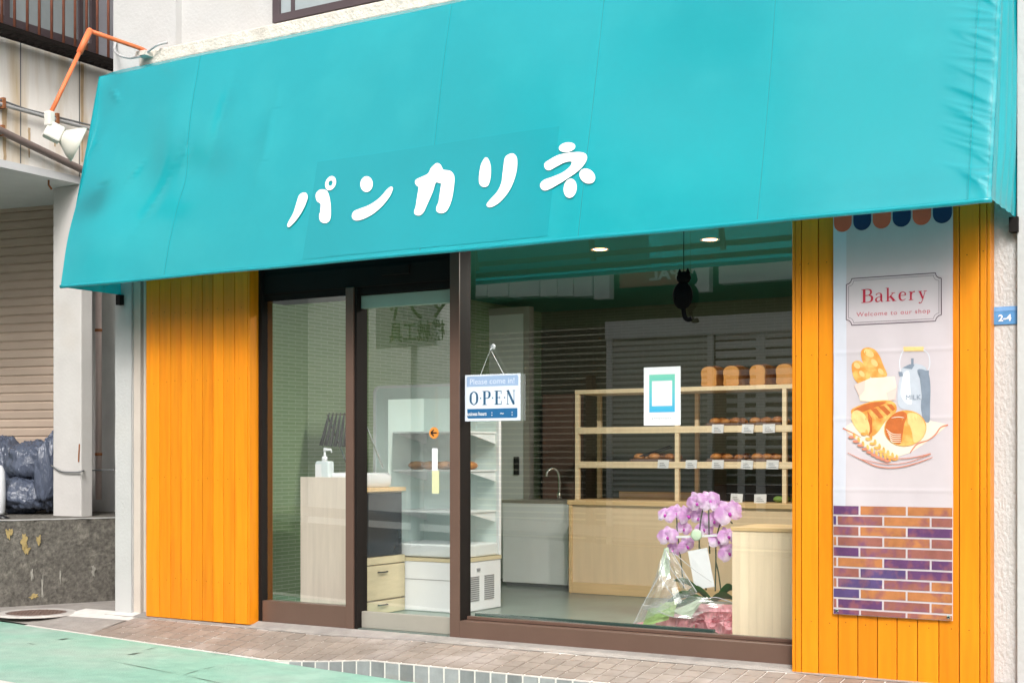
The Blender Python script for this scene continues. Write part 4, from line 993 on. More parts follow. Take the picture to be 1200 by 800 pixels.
# ================================================================== PINE CABINET (right)
cy0 = .33; cx0, cx1 = PX(858, cy0), PX(945, cy0); czt = PZ(858, 617, cy0)
pcab = thing('pine_cabinet', 'plain pale pine cabinet standing close behind the window at the right', 'cabinet', ((cx0+cx1)/2, cy0+.2, 0))
m = MB(); n_ = 9
for i in range(n_):
    m.ct = random.random(); xa = cx0+(cx1-cx0)*i/n_; m.box(xa+.0003, cx0+(cx1-cx0)*(i+1)/n_-.0003, cy0, cy0+.02, 0, czt-.022)
m.ct = .5; m.box(cx0, cx0+.02, cy0+.0205, cy0+.4, 0, czt-.022); m.box(cx1-.02, cx1, cy0+.0205, cy0+.4, 0, czt-.022)
m.build('front_panel', M['pine_pale'], pcab)
MB().box(cx0-.006, cx1, cy0-.008, cy0+.41, czt-.0215, czt).build('top', M['pine_h'], pcab, bevel=.003)

# ================================================================== ORCHID
OYp = .46
def oz(x_, y_, y=OYp): return P(730+x_/4.207, 570+y_/4.21, y)
orb = oz(400, 790); orb.z = 0
orc = thing('orchid', 'pink gift orchid wrapped in cellophane and coloured paper behind the window', 'potted flower', (orb.x+.0, OYp, 0))
def crumple(m_, prof, c, n=48, amp=.02, fr=9, seed=0):
    vs = []
    for (r_, z_) in prof:
        for k in range(n):
            t = 2*math.pi*k/n; e_ = 1+amp/r_*(mn.noise(Vector((math.cos(t)*fr*.35, math.sin(t)*fr*.35, z_*fr+seed)))+.7*abs(mn.noise(Vector((math.cos(t)*fr, math.sin(t)*fr, z_*4+seed)))))
            vs.append(Vector((c[0]+r_*e_*math.cos(t), c[1]+r_*e_*math.sin(t)*.7, z_)))
    fs = [(i*n+k, i*n+(k+1) % n, (i+1)*n+(k+1) % n, (i+1)*n+k) for i in range(len(prof)-1) for k in range(n)]
    m_.add(vs, fs); return m_
pcx = oz(470, 700).x
crumple(MB(), [(.05,.012),(.11,.02),(.125,.05),(.12,.09),(.13,.13),(.125,.17),(.15,.205),(.185,.225),(.195,.21)], (pcx, OYp+.02), n=64, amp=.05, fr=13, seed=1).build('pot_wrap', M['pink_paper'], orc, smooth=False)
crumple(MB(), [(.075,.012),(.10,.06),(.10,.12),(.12,.16)], (oz(260,700).x, OYp-.02), amp=.035, seed=4).build('pink_tissue', M['pink_paper'], orc)
def sheet(pts4, nu=8, amp=.012, seed=0, ydep=.06):
    a_, b_, c_, d_ = [Vector(p_) for p_ in pts4]
    return MB().grid(lambda s, t: (a_.lerp(b_, s)).lerp(d_.lerp(c_, s), t)+Vector((0, -ydep*math.sin(math.pi*s)*.5+amp*mn.noise(Vector((s*4, t*4, seed))), amp*.5*mn.noise(Vector((s*5, t*5, seed+7))))), nu, nu)
sheet([oz(95,690,OYp-.16), oz(225,655,OYp-.14), oz(235,585,OYp-.12), oz(125,600,OYp-.15)], seed=2).build('wrapping_leaf', M['green_paper'], orc)
sheet([oz(150,640,OYp-.15), oz(250,640,OYp-.13), oz(270,560,OYp-.05), oz(185,575,OYp-.1)], seed=3).build('wrapping_leaf', M['green_paper'], orc)
sheet([oz(250,610,OYp-.17), oz(335,645,OYp-.17), oz(405,545,OYp-.12), oz(360,560,OYp-.10)], seed=5).build('wrapping_leaf', M['pale_green_paper'], orc)
sheet([oz(40,690,OYp-.12), oz(110,695,OYp-.16), oz(105,665,OYp-.14), oz(60,668,OYp-.1)], seed=6).build('wrapping_leaf', M['pink_paper'], orc)
sheet([oz(175,430,OYp-.10), oz(235,445,OYp-.12), oz(225,300,OYp-.08), oz(205,300,OYp-.06)], seed=8).build('wrapping_leaf', M['pale_green_paper'], orc)
for k in range(9):
    t_ = -2.9+.36*k; rx_ = .13+.02*(k % 3); c0 = Vector((pcx+.02, OYp+.02, .15)); u_ = Vector((math.cos(t_), math.sin(t_)*.7, 0)); q_ = Vector((-u_.y, u_.x, 0))
    if u_.y > .35: continue
    sheet([c0+u_*rx_*.8-q_*.06, c0+u_*rx_*.8+q_*.06, c0+u_*(rx_+.07)+q_*.035+Vector((0,0,.05-.10*(k % 2))), c0+u_*(rx_+.06)-q_*.045+Vector((0,0,.07-.09*(k % 3)*.5))], 6, .035, 20+k, .03).build('wrapping_leaf', M['pink_paper'], orc)
# leaves
for (p0_, p1_, p2_) in (((400,560),(300,535),(215,575)), ((440,560),(370,510),(290,545)), ((460,560),(520,500),(570,520)), ((430,570),(350,560),(240,600)), ((440,560),(500,540),(560,560)), ((420,560),(330,480),(250,460))):
    q_ = spline([oz(*p0_), oz(*p1_, OYp-.05), oz(*p2_, OYp-.06)], 7, False); m = MB(); n_ = len(q_)
    vs = []
    for i, p_ in enumerate(q_):
        w_ = .032*math.sin(math.pi*(.15+.85*i/(n_-1)))+.002; p_ = Vector(p_); vs += [p_+Vector((0,-w_*.6,w_*.9)), p_+Vector((0,0,-.006)), p_+Vector((0,w_*.6,-w_*.5))]
    m.add(vs, [(3*i+k, 3*i+k+1, 3*i+4+k, 3*i+3+k) for i in range(n_-1) for k in (0, 1)]); m.build('leaf', M['leaf'], orc, smooth=True)
# stems
stems = [[(300,500),(285,360),(270,240),(265,150)], [(378,520),(376,360),(378,220),(392,120),(412,98),(422,115),(425,240),(428,330)], [(410,510),(392,360),(380,300)], [(455,515),(458,380),(460,270),(480,185),(515,162),(540,182)], [(483,510),(470,420),(458,370)]]
for s in stems: MB().tube(spline([tuple(oz(*p_, OYp+.0)) for p_ in s], 6, False), .0045, 8).build('stem', M['stem'], orc, smooth=True)
# blossoms: one mesh, copied
def petal(m_, ang, ln, wd, lift):
    n_ = 6
    c_, s = math.cos(ang), math.sin(ang)
    def fn(a_, b_):
        l_ = ln*b_; w_ = wd*math.sin(math.pi*min(1, .12+.88*b_))**.7*(a_-.5)*2
        x_ = l_*c_-w_*s; z_ = l_*s+w_*c_; return Vector((x_, -lift*b_+.28*w_*w_/max(wd, .01)*1.0-.010*math.sin(b_*5), z_))
    m_.grid(fn, n_, n_)
bl = MB()
for ang in (90, 215, 325): petal(bl, R(ang), .047, .019, .004)
for ang in (8, 172): petal(bl, R(ang), .050, .030, .010)
bl.cur = 1; bl.ball((0,-.010,-.008), (.006,.012,.008), 8, 6)
blo = None
def blossom(x_, y_, y, s=1.0, rx=0, rz=0):
    global blo
    p_ = oz(x_, y_, y)
    if blo is None:
        blo = bl.build('blossom', [M['petal'], M['lip']], None, smooth=True, origin=(0,0,0)); o_ = blo
    else: o_ = blo.copy(); C.objects.link(o_)
    o_.parent = orc; s *= 1.22; o_.location = p_-LOC[orc.name]; o_.scale = (s, s, s); o_.rotation_euler = (rx, random.uniform(-.5,.5), rz)
for (x_, y_, dy, s, rz) in ((215,140,-.03,1.05,-.5),(262,128,.0,.95,.2),(312,140,.02,1.15,.9),(222,245,-.03,1.15,-.2),(300,205,.04,.9,.4),(312,290,0,1.05,.5),(250,310,.03,.8,-.4),(365,75,-.03,1.15,-.4),(425,70,0,1.2,.3),(470,95,.02,1.1,.6),(375,150,.04,1.0,-.3),(450,165,.04,1.1,.2),(520,130,-.04,1.45,.25),(470,270,.0,1.1,.3),(515,245,-.02,1.1,.5),(520,325,-.01,1.1,.2),(400,210,.05,1.0,0),(545,110,.02,1.0,.8)):
    blossom(x_, y_, OYp+dy, s, random.uniform(-.5,.3), rz+.4)
# ribbon, card, cellophane
cc = oz(362, 238, OYp-.06)
MB().lathe([(.0,.006),(.028,.004),(.034,0)], cc, 20, (.15,-1,.1)).build('rosette', M['pale_green_paper'], orc, smooth=True)
MB().bar(oz(262,248,OYp-.045), oz(465,240,OYp-.03), .002, .013).build('ribbon', M['paper'], orc)
cq = [oz(320,318,OYp-.05), oz(415,300,OYp-.04), oz(452,492,OYp-.045), oz(355,508,OYp-.05)]
MB().slab(cq, (0,.001,0)).build('gift_card', M['paper'], orc)
def cel(pts, seed): return sheet(pts, 10, .022, seed, .10)
cel([oz(40,690,OYp-.15), oz(290,570,OYp-.2), oz(215,310,OYp-.08), oz(178,435,OYp-.1)], 11).build('cellophane', M['cello'], orc)
cel([oz(215,310,OYp-.1), oz(245,330,OYp-.12), oz(370,530,OYp-.14), oz(300,540,OYp-.1)], 12).build('cellophane', M['cello'], orc)
cel([oz(90,600,OYp-.18), oz(330,650,OYp-.2), oz(540,560,OYp-.1), oz(260,520,OYp-.16)], 13).build('cellophane', M['cello'], orc)
ed = MB()
for pts in ([(45,690),(110,560),(178,435),(210,310)], [(178,435),(235,520),(292,565)], [(240,318),(300,420),(365,520)], [(210,310),(235,400),(310,500)], [(255,330),(340,400),(440,470)], [(90,580),(170,590),(230,550)], [(360,575),(450,545),(540,572)], [(170,610),(240,640),(330,650)]):
    q_ = spline([tuple(oz(*p_, OYp-.17)) for p_ in pts], 6, False)
    ed.tube(q_, [.0024 if 0 < i < len(q_)-1 else .001 for i in range(len(q_))], 5)
ed.split('cellophane_fold', mk('cello_fold', (.55,.56,.58), .2, .02, spec=.7), orc, smooth=True)

# ================================================================== LEFT CHEST
hx0, hx1, hy0, hy1, hz = PX(352, .37), -5.74, .37, 1.0, .885
ch = thing('reception_chest', 'light oak chest with a dark glass side panel and drawers inside the left window', 'cabinet', ((hx0+hx1)/2, .7, 0))
MB().box(hx0, hx1-.02, hy0, hy0+.02, 0, PZ(352, 558.5, .37)).build('front_panel', M['light_oak'], ch, bevel=.002)
MB().box(hx0+.03, hx1-.02, hy0+.021, hy1, 0, hz-.03).build('carcass', M['light_oak'], ch)
MB().box(hx0, hx1+.012, hy0+.021, hy1+.01, hz-.029, hz).build('top', M['pine_h'], ch, bevel=.003)
zb0 = PS(440, 652, hx1).z
MB().box(hx1-.019, hx1-.004, hy0+.03, hy1-.02, zb0, hz-.04).build('screen_panel', M['screen'], ch, bevel=.002)
MB().box(hx1-.019, hx1+.006, hy0+.022, hy1+.006, zb0-.055, zb0-.004).build('rail', M['pale_oak_h'], ch, bevel=.002)
zd = zb0-.06
for za, zb in ((.10, zd), (-.0, .095)):
    d_ = MB().box(hx1-.019, hx1+.006, hy0+.022, hy1+.006, za+.003, zb-.003).build('drawer', M['pale_oak_h'], ch, bevel=.003)
    zc = zb-.05 if zb > .2 else zb-.03
    yc = PS(447, 663, hx1).y
    MB().tube([(hx1+.006, yc-.05, zc), (hx1+.022, yc-.045, zc), (hx1+.022, yc+.045, zc), (hx1+.006, yc+.05, zc)], .005, 8).build('handle', M['black'], d_)
# sanitiser bottle
q = P(380.5, 558.5, .45); bq = thing('sanitiser_bottle', 'clear square pump bottle with a white label on the oak chest', 'bottle', (q.x, .45, PZ(352,558.5,.37)+.0))
bh = .0; bx_, by_, bz_ = q.x, .45, hz+.001
bz_t = PZ(380, 540, .45)
MB().box(bx_-.06, bx_+.06, by_-.035, by_+.035, bz_, bz_t).build('body', mk('clear_gel_bottle', (.62,.70,.72), .15, .03), bq, bevel=.014)
MB().box(bx_-.058+.004, bx_-.0, by_-.0366, by_-.0352, bz_+.01, bz_t-.02).build('label', M['paper'], bq)
m = MB(); m.lathe([(.02,0),(.02,.03),(.008,.035),(.007,.075)], (bx_, by_, bz_t), 16); zt = bz_t+.075
m.tube([(bx_, by_, zt-.01), (bx_, by_, zt+.008), (bx_+.055, by_, zt+.004), (bx_+.062, by_, zt-.016)], [.012,.012,.007,.005], 10); m.build('pump', M['white_plastic'], bq, smooth=True)
# white wavy tray box
tq = thing('white_bowl', 'white tray basin with a wavy rim on the oak chest', 'tray', (-5.93, .68, hz))
m = MB(); n_ = 64; vs = []
for (sc_x, z_) in ((.92,.001),(1.0,.012),(1.03,.075),(1.0,.092),(.94,.088),(.90,.03),(.0,.03)):
    for k in range(n_):
        t = 2*math.pi*k/n_; cxx = abs(math.cos(t))**.45*math.copysign(1, math.cos(t)); syy = abs(math.sin(t))**.45*math.copysign(1, math.sin(t))
        wv = .012*math.cos(4*t+.5) if z_ > .05 else 0
        vs.append(Vector((-5.93+.165*cxx*sc_x, .70+.24*syy*sc_x, hz+.001+z_+wv)))
m.add(vs, [(i*n_+k, i*n_+(k+1) % n_, (i+1)*n_+(k+1) % n_, (i+1)*n_+k) for i in range(6) for k in range(n_)]); m.build('basin', M['white_plastic'], tq, smooth=True)
# tongs rack
ry_ = .62; rk = thing('tongs_rack', 'white wire rack holding black tongs on the oak chest', 'rack', (P(410,545,ry_).x, ry_, hz))
tl, tr = P(383.5, 485.5, ry_), P(424, 485.5, ry_)
m = MB(); m.tube([P(408, 548, ry_-.05), tl], .006, 8); m.tube([P(449, 548, ry_+.05), tr], .006, 8); m.split('leg', M['chrome'], rk)
MB().tube([tl, tr], .005, 8).build('rail', M['chrome'], rk)
t0_ = None
for i in range(9):
    p_ = tl.lerp(tr, .06+.88*i/8)
    if t0_ is None:
        m = MB()
        for s in (-1, 1): m.tube([(0,0,.012), (s*.006-.004,-.008,-.05), (s*.007-.010,-.02,-.15), (s*.006-.016,-.03,-.225)], [.004,.005,.007,.009], 8)
        t0_ = m.build('tongs', M['black'], None, smooth=True, origin=(0,0,0)); tag(t0_, 'first pair of black tongs from the left on the wire rack', 'tongs', 'tongs on the wire rack'); t0_.location = p_; o_ = t0_
    else:
        o_ = t0_.copy(); C.objects.link(o_); o_.location = p_; o_['label'] = '%s pair of black tongs from the left on the wire rack' % ORD[i]
    o_.rotation_euler = (0, .16-.035*i, random.uniform(-.2,.2))

# ================================================================== DISPLAY CASE
ex0, ex1, ey0, ey1 = PX(437.5, 1.02), -5.26, 1.02, 1.55; ezt, ezb = 1.615, .385
dc = thing('display_case', 'white refrigerated display case with rounded glass front beside the oak chest', 'display case', ((ex0+ex1)/2, 1.28, 0))
m = MB(); m.box(ex0+.0, ex1, ey0, ey1, .0, ezb-.03); m.build('base', M['white_plastic'], dc, bevel=.008)
MB().box(ex0-.004, ex1+.004, ey0-.004, ey1, ezb-.0295, ezb-.004).build('base_trim', M['pale_oak_h'], dc)
MB().box(ex0+.001, ex1-.001, ey0-.003, ey0-.0005, .225, .229).build('panel_joint', M['grey_plastic'], dc)
g_ = MB()
for k in range(2):
    yA = ey0+.10+k*.20
    for i in range(12): g_.box(ex1+.0005, ex1+.004, yA, yA+.13, .075+i*.015, .083+i*.015)
g_.box(ex1+.0005, ex1+.006, ey0+.2, ey0+.24, .285, .305)
g_.build('vent_grille', M['grey_plastic'], dc)
# rounded end frames (left and right) and top
def rrx(y0, y1, z0, z1, r): return [(y_, z_) for y_, z_ in rr(y0, z0, y1, z1, r, (1,1,0,0))]
def ring(x0, x1, z0, z1, y, rad, wd, dep):
    o_ = rr(x0, z0, x1, z1, rad, (1,1,0,0)); i_ = rr(x0+wd, z0, x1-wd, z1-wd, max(rad-wd*.5, .01), (1,1,0,0)); m_ = MB(); n_ = len(o_)
    for k in range(n_):
        j = (k+1) % n_
        A_, B_, C_, D_ = o_[k], o_[j], i_[j], i_[k]
        m_.hexa([(A_[0],y,A_[1]),(B_[0],y,B_[1]),(C_[0],y,C_[1]),(D_[0],y,D_[1]),(A_[0],y+dep,A_[1]),(B_[0],y+dep,B_[1]),(C_[0],y+dep,C_[1]),(D_[0],y+dep,D_[1])])
    return m_
MB().box(ex0+.016, ex0+.125, ey0+.011, ey0+.019, ezb, ezt-.018).build('front_stile', M['pale_mint'], dc)
MB().box(ex0+.126, ex1-.02, ey0+.011, ey0+.019, ezt-.10, ezt-.018).build('front_rail', M['pale_mint'], dc)
ring(ex0, ex1, ezb, ezt, ey0-.002, .05, .018, .02).build('front_frame', M['white_plastic'], dc)
MB().poly([(x_, ey0+.008, z_) for x_, z_ in rr(ex0+.01, ezb, ex1-.01, ezt-.01, .05, (1,1,0,0))]).build('front_glass', M['case_glass'], dc)
MB().poly([(ex1-.004, ey0+.02, ezb), (ex1-.004, ey1-.03, ezb), (ex1-.004, ey1-.03, ezt-.05), (ex1-.004, ey0+.02, ezt-.05)]).build('side_glass', M['case_glass'], dc)
MB().box(ex0+.002, ex0+.10, ey0+.02, ey1, ezb, ezt-.05).build('left_cheek', M['pale_mint'], dc, bevel=.004)
MB().box(ex0+.101, ex1-.023, ey1-.03, ey1, ezb, ezt-.05).build('back_panel', M['pale_mint'], dc)
MB().box(ex1-.022, ex1, ey1-.03, ey1+.002, ezb, ezt-.05).build('rear_post', M['white_plastic'], dc)
MB().box(ex0+.03, ex1-.004, ey0+.02, ey1, ezt-.016, ezt-.008).build('top', M['case_glass'], dc)
MB().box(ex0+.10, ex1-.01, ey0+.03, ey1-.03, ezb+.0, ezb+.09).build('well', M['white_plastic'], dc, bevel=.01)
for z_ in (1.27, .995, .70):
    s_h = MB().box(ex0+.105, ex1-.02, ey0+.10, ey1-.032, z_, z_+.012).build('shelf', M['white_plastic'], dc)
    m = MB()
    for x_ in (ex0+.12, ex1-.04): m.slab([(x_, ey0+.12, z_-.001), (x_, ey1-.033, z_-.001), (x_, ey1-.033, z_-.075)], (.012,0,0))
    m.split('bracket', M['white_plastic'], s_h)
for k, (x_, z_) in enumerate(((-5.80,1.007),(-5.68,1.007),(-5.56,1.007),(-5.45,1.007),(-5.36,1.007))):
    m = MB(); m.ball((0,0,0), (.055,.10,.032), 14, 9, fn=lambda d: 1+.1*mn.noise(d*3)); o_ = m.build('bread_roll', M['crust'], None, smooth=True, origin=(0,0,0)); o_.location = (x_, ey0+.24, z_+.03)
    tag(o_, 'browned sandwich roll on the middle shelf of the display case', 'bread', 'rolls in the display case')

# ================================================================== NEIGHBOUR BUILDING (left)
NX = -8.86; NZ = 3.40
nb_ = thing('neighbour_building', 'weathered beige building on columns with brown shutter and barred window, left of the shop', 'building', (-10.5, 2.5, 0))
m = MB(); m.box(-15, NX, -.6, 7, NZ, 8.2); m.build('upper_wall', M['beige_wall'], nb_)
m = MB(); m.box(-15, NX+.006, -.62, 7, NZ-.06, NZ-.001); m.build('soffit', M['soffit'], nb_)
m = MB()
for u_ in (24, 93): y_ = PS(u_, 100, NX).y; m.box(NX-.01, NX+.002, y_-.005, y_+.005, NZ+.002, 4.6)
m.split('panel_joint', M['cable'], nb_)
m = MB()
for (u_, w_, v0, v1) in ((5, .05, 118, 190), (96, .035, 75, 190), (64, .03, 140, 172), (34, .025, 150, 185)):
    p0_ = PS(u_, v0, NX); p1_ = PS(u_, v1, NX); m.grid(lambda a_, b_: Vector((NX+.003, p0_.y+(a_-.5)*w_*(1-.5*b_)+.01*mn.noise(Vector((b_*5, u_, 0))), p0_.z+(p1_.z-p0_.z)*b_)), 2, 10)
m.split('rust_stain', mk('rust_streak', (.50,.36,.22), .9, .2, 12), nb_)
# column, recess wall, shutter
cxa, cxb = P(62, 604, .78).x, P(97, 604, .80).x
m = MB(); m.box(cxa, cxb, .78, .905, .3, NZ-.061); m.build('column', M['col_conc'], nb_, bevel=.01)
m = MB(); m.box(cxb+.001, -7.0, 1.25, 1.4, .95, NZ); m.build('recess_wall', M['grey_conc'], nb_)
m = MB(); m.box(cxb-.02, -7.0, 1.20, 1.4, -.1, .949); m.build('recess_base', M['concrete_old'], nb_)
sp_ = P(64, 400, 1.3); sdir = Vector((-math.cos(R(10)), -math.sin(R(10)), 0))
m = MB(); n_ = 40; z_ = .5; pitch = .078
while z_ < NZ-.06:
    m.ct = random.random(); L_ = 3.2; o_ = sp_+Vector((.15,.03,0))
    for (za, zb, oa, ob) in ((z_, z_+.012, .012, 0), (z_+.012, z_+pitch*.8, 0, 0), (z_+pitch*.8, z_+pitch, 0, .012)):
        a_ = Vector((o_.x, o_.y, 0)); e_ = a_+sdir*L_; nrm_ = Vector((0, 1, 0))
        m.poly([a_+nrm_*oa+Vector((0,0,za)), e_+nrm_*oa+Vector((0,0,za)), e_+nrm_*ob+Vector((0,0,zb)), a_+nrm_*ob+Vector((0,0,zb))])
    z_ += pitch
m.build('roller_shutter', M['shutter'], nb_, weld=False)
m = MB(); m.box(-15, -7.2, 1.6, 1.8, 0, NZ); m.build('inner_wall', M['grey_conc'], nb_)
# downpipe, wires
pp = P(115.5, 470, 1.16); 
m = MB(); m.tube([(pp.x, 1.16, P(115, 300, 1.16).z), (pp.x, 1.16, P(115, 585, 1.16).z)], .026, 14); dpz = m.build('downpipe', M['pipe_pink'], nb_, smooth=True)
m = MB()
for v_ in (387, 532): q = P(115.5, v_, 1.16); m.tube([(q.x, 1.16, q.z-.012), (q.x, 1.16, q.z+.012)], .031, 14); m.tube([(q.x-.07, 1.19, q.z), (q.x, 1.16, q.z)], .008, 6)
m.split('pipe_clip', M['rust'], dpz)
m = MB(); m.tube(spline([tuple(P(*p_)) for p_ in ((60,545,.77),(72,552,.76),(90,553,.76),(97,551.5,.77),(104,551,1.1),(120,550.5,1.12),(134,550.5,1.1))], 5, False), .007, 6); m.build('cable', M['cable'], nb_, smooth=True)
m = MB(); m.tube([P(93, 520, .775), P(92, 541, .775)], .006, 6); m.build('hook', M['rust'], nb_)
def sp_x(u, v, X): return PS(u, v, X)
m = MB(); m.tube([PS(-40, 110, NX+.05), PS(0, 122, NX+.05), PS(108, 152, NX+.05), PS(140, 161, NX+.05)], .016, 10); m.build('conduit', M['pipe_grey'], nb_, smooth=True)
m = MB(); m.tube([PS(-40, 105.5, NX+.055), PS(0, 117, NX+.055), PS(30, 128, NX+.055), PS(108, 147.5, NX+.055), PS(140, 156, NX+.055)], .008, 8); m.build('cable', M['cable'], nb_, smooth=True)
m = MB(); m.tube([PS(-40, 134, NX+.06), PS(0, 153, NX+.06), PS(96, 199, NX+.06), PS(140, 220, NX+.06)], .03, 12); m.build('drain_pipe', M['pipe_brown'], nb_, smooth=True)
m = MB()
for (u_, v_) in ((3, 121), (66, 139), (2, 153)): q = PS(u_, v_, NX+.05); m.box(NX+.001, NX+.075, q.y-.012, q.y+.012, q.z-.04, q.z+.04)
m.split('pipe_clip', M['rust'], nb_)
m = MB(); q = PS(57, 208, NX-.08); m.tube([(q.x, q.y, NZ-.061), (q.x, q.y, NZ-.10), (q.x, q.y+.03, NZ-.13)], .008, 8); m.build('hook', M['rust'], nb_)
# barred window
y0_, y1_ = PS(6, 20, NX).y, PS(108, 20, NX).y; zw = PS(60, 38, NX).z
wz = PS(10, 26, NX).z+.02
win = MB().box(NX+.002, NX+.02, y0_-.6, y1_, wz, wz+1.5).build('barred_window', M['pane_grey'], nb_)
m = MB(); m.box(NX+.003, NX+.05, y0_-.6, y1_, wz-.06, wz); m.box(NX+.003, NX+.05, y1_-.05, y1_, wz, wz+1.5)
ym = PS(10, 20, NX).y; m.box(NX+.021, NX+.05, ym-.6, ym-.56, wz, wz+1.5); ym = PS(93, 20, NX).y; m.box(NX+.021, NX+.045, ym-.04, ym, wz, wz+1.5); ym = PS(4, 10, NX).y; m.box(NX+.021, NX+.05, ym-.03, ym+.02, wz, wz+1.5); m.build('frame', M['win_dark'], win)
m = MB(); m.box(NX+.002, NX+.03, y1_+.003, y1_+.8, wz-.1, wz+1.5); m.build('shutter_box', M['shutter_grey'], win)
RX = NX+.22
m = MB()
for u_ in (-28, -13, 2, 17, 32, 46, 60.5, 74.5, 88, 101.5, 114, 127, 139): 
    q = PS(u_, 30, RX); zb_ = PS(17, 31, RX).z; m.tube([(RX, q.y, zb_-.02), (RX, q.y, zb_+1.2)], .011, 8)
m.split('railing_bar', M['railing'], win, smooth=True)
zb_ = PS(17, 33, RX).z
m = MB(); yA, yB = PS(-40, 30, RX).y, PS(150, 60, RX).y
m.box(RX-.02, RX+.02, yA, yB, zb_-.035, zb_); m.box(NX+.03, NX+.06, yA, yB, zb_-.03, zb_)
y_ = yA
while y_ < yB: m.box(NX+.06, RX-.02, y_, y_+.03, zb_-.028, zb_-.006); y_ += .075
m.box(RX-.015, RX+.015, yA, yB, zb_+1.18, zb_+1.21); m.split('railing_rail', M['dark_alu'], win)
# retaining wall
rw = thing('retaining_wall', 'low weathered grey concrete wall with ochre stains beside the shop pillar', 'wall', (-8.6, .3, -.1))
A_ = Vector((-8.72, -.11, 0)); B_ = Vector((-8.34, .70, 0)); dr = (B_-A_).normalized(); A2 = A_-dr*.55; B2 = B_+dr*.6; nl = Vector((-dr.y, dr.x, 0))
def rwp(s, z_, off=0): return A2+(B2-A2)*s+Vector((0,0,z_))-nl*off
m = MB(); m.grid(lambda a_, b_: rwp(a_, -.15+.76*b_, .012*mn.noise(Vector((a_*6, b_*4, 0)))+.006*mn.noise(Vector((a_*25, b_*14, 3)))), 60, 26)
m.grid(lambda a_, b_: rwp(a_, .61, .012*mn.noise(Vector((a_*6, 4, 0))) if b_ < .01 else -.0)+Vector((nl.x*5*b_, nl.y*5*b_, 0)), 60, 8)
m.build('wall_body', M['concrete_old'], rw, smooth=True)
m = MB(); m.grid(lambda a_, b_: rwp(a_, .612+.004*mn.noise(Vector((a_*20, b_*9, 2))), .004)+Vector((nl.x*.22*b_, nl.y*.22*b_, 0)), 60, 8); m.build('coping', M['grey_conc'], rw)
def on_wall(u, v):
    xc = (u-CU)/F; d = Vector((-ST+xc*CT, CT+xc*ST, (HV-v)/F)); o = Vector((0,-CD,CH)); k = (A2-o).dot(nl)/d.dot(nl); return o+d*k
for nm, mt, L_ in (('lichen_stain', M['lichen'], ((28,634,4,9),(31,644,3,5),(10,624,3,6),(45,632,2.5,5),(39,698,5,2.5))), ('pale_stain', M['lichen_pale'], ((49,688,1.2,12),(37,672,1.5,7),(70,674,.9,9),(109,668,2,7)))):
    m = MB()
    for (u, v, ru, rv) in L_:
        cpt_ = on_wall(u, v); pts = []
        for k in range(30):
            t = 2*math.pi*k/30; e_ = 1+.9*mn.noise(Vector((u+1.7*math.cos(t), v+1.7*math.sin(t), 1)))+.4*mn.noise(Vector((u+5*math.cos(t), 5*math.sin(t), 4)))
            p_ = on_wall(u+ru*e_*math.cos(t), v+rv*e_*math.sin(t)); pts.append(p_-nl*.014)
        m.poly(pts)
    m.split(nm, mt, rw)
# rubbish bags on the ledge
def bag(cx, cy, cz_, r, seed, label):
    m = MB(); m.ball((cx, cy, cz_+r[2]*.92), r, 56, 36, fn=lambda d: 1+.14*mn.noise(d*1.6+Vector((seed,0,0)))+.22*abs(mn.noise(Vector((d.x*3.0+d.z*2, d.y*3.0, d.z*1.4+seed))))-.12*abs(mn.noise(Vector((d.x*7+d.z*3, d.y*7, d.z*3+seed))))+.05*mn.noise(Vector((d.x*15, d.y*15, d.z*6+seed)))-(.10 if d.z < -.6 else 0))
    o_ = m.build('rubbish_bag', M['bag'], None, smooth=True); tag(o_, label, 'rubbish bag', 'slate rubbish bags'); return o_
q = P(28, 595, .88); bag(q.x, .90, .61, (.25,.22,.17), 1, 'plump slate blue rubbish bag lying lowest on the concrete ledge')
q = P(30, 560, .9); bag(q.x, .98, .87, (.25,.20,.19), 5, 'slate blue rubbish bag lying on top of the lower bag')
q = P(56, 560, .9); bag(q.x, .97, .62, (.095,.18,.35), 9, 'narrow upright slate rubbish bag squeezed against the column')
q = P(2, 560, .95); bag(q.x-.03, 1.0, .61, (.18,.2,.34), 13, 'slate rubbish bag at the left end behind the white container')
q = P(-3, 560, .6); m = MB(); m.lathe([(.05,0),(.062,.02),(.068,.18),(.062,.36),(.04,.41),(.02,.42)], (q.x, .6, .612), 24); tag(m.build('white_container', M['white_plastic'], smooth=True), 'white rounded plastic container at the left end of the ledge', 'container')
q = P(3, 607, .2); m = MB(); m.tube([q+Vector((-.25,-.1,.03)), q+Vector((0,0,.0)), q+Vector((.04,.02,-.018))], .028, 10); tag(m.build('black_hose', M['black'], smooth=True), 'short black hose end lying on the ledge at the far left', 'hose')

# ================================================================== FLOODLIGHT ON ORANGE ARM
s0 = P(166, 57.5, -.12); ax_ = s0.x
s1 = PS(105, 36.5, ax_); s2 = PS(93, 62, ax_); s3 = PS(58, 136, ax_)
fl = thing('floodlight', 'old white floodlight on a bent orange arm fixed above the awning corner', 'lamp', s0)
m = MB(); m.tube([s0+Vector((0,.1,-.02)), s0, s1], .015, 12); m.ball(s1, .021, 12, 8); m.tube([s1, s2], .021, 12); m.tube([s2, s3], .014, 12); m.build('arm', M['orange_arm'], fl, smooth=True)
m = MB(); m.box(s0.x-.04, s0.x+.05, s0.y-.02, s0.y+.12, s0.z-.05, s0.z-.018); m.build('wall_clamp', M['ledge'], fl)
hb = PS(63, 155, ax_); m = MB(); ax2 = (Vector((CT,ST,0))*.88+Vector((-ST,CT,0))*.42+Vector((0,0,-.42))).normalized()
m.bar(hb-ax2*.055, hb+ax2*.055, .09, .11); m.bar(s3+Vector((0,0,.03)), s3+Vector((0,0,-.07)), .05, .06); m.build('housing', M['lamp_white'], fl, bevel=.012)
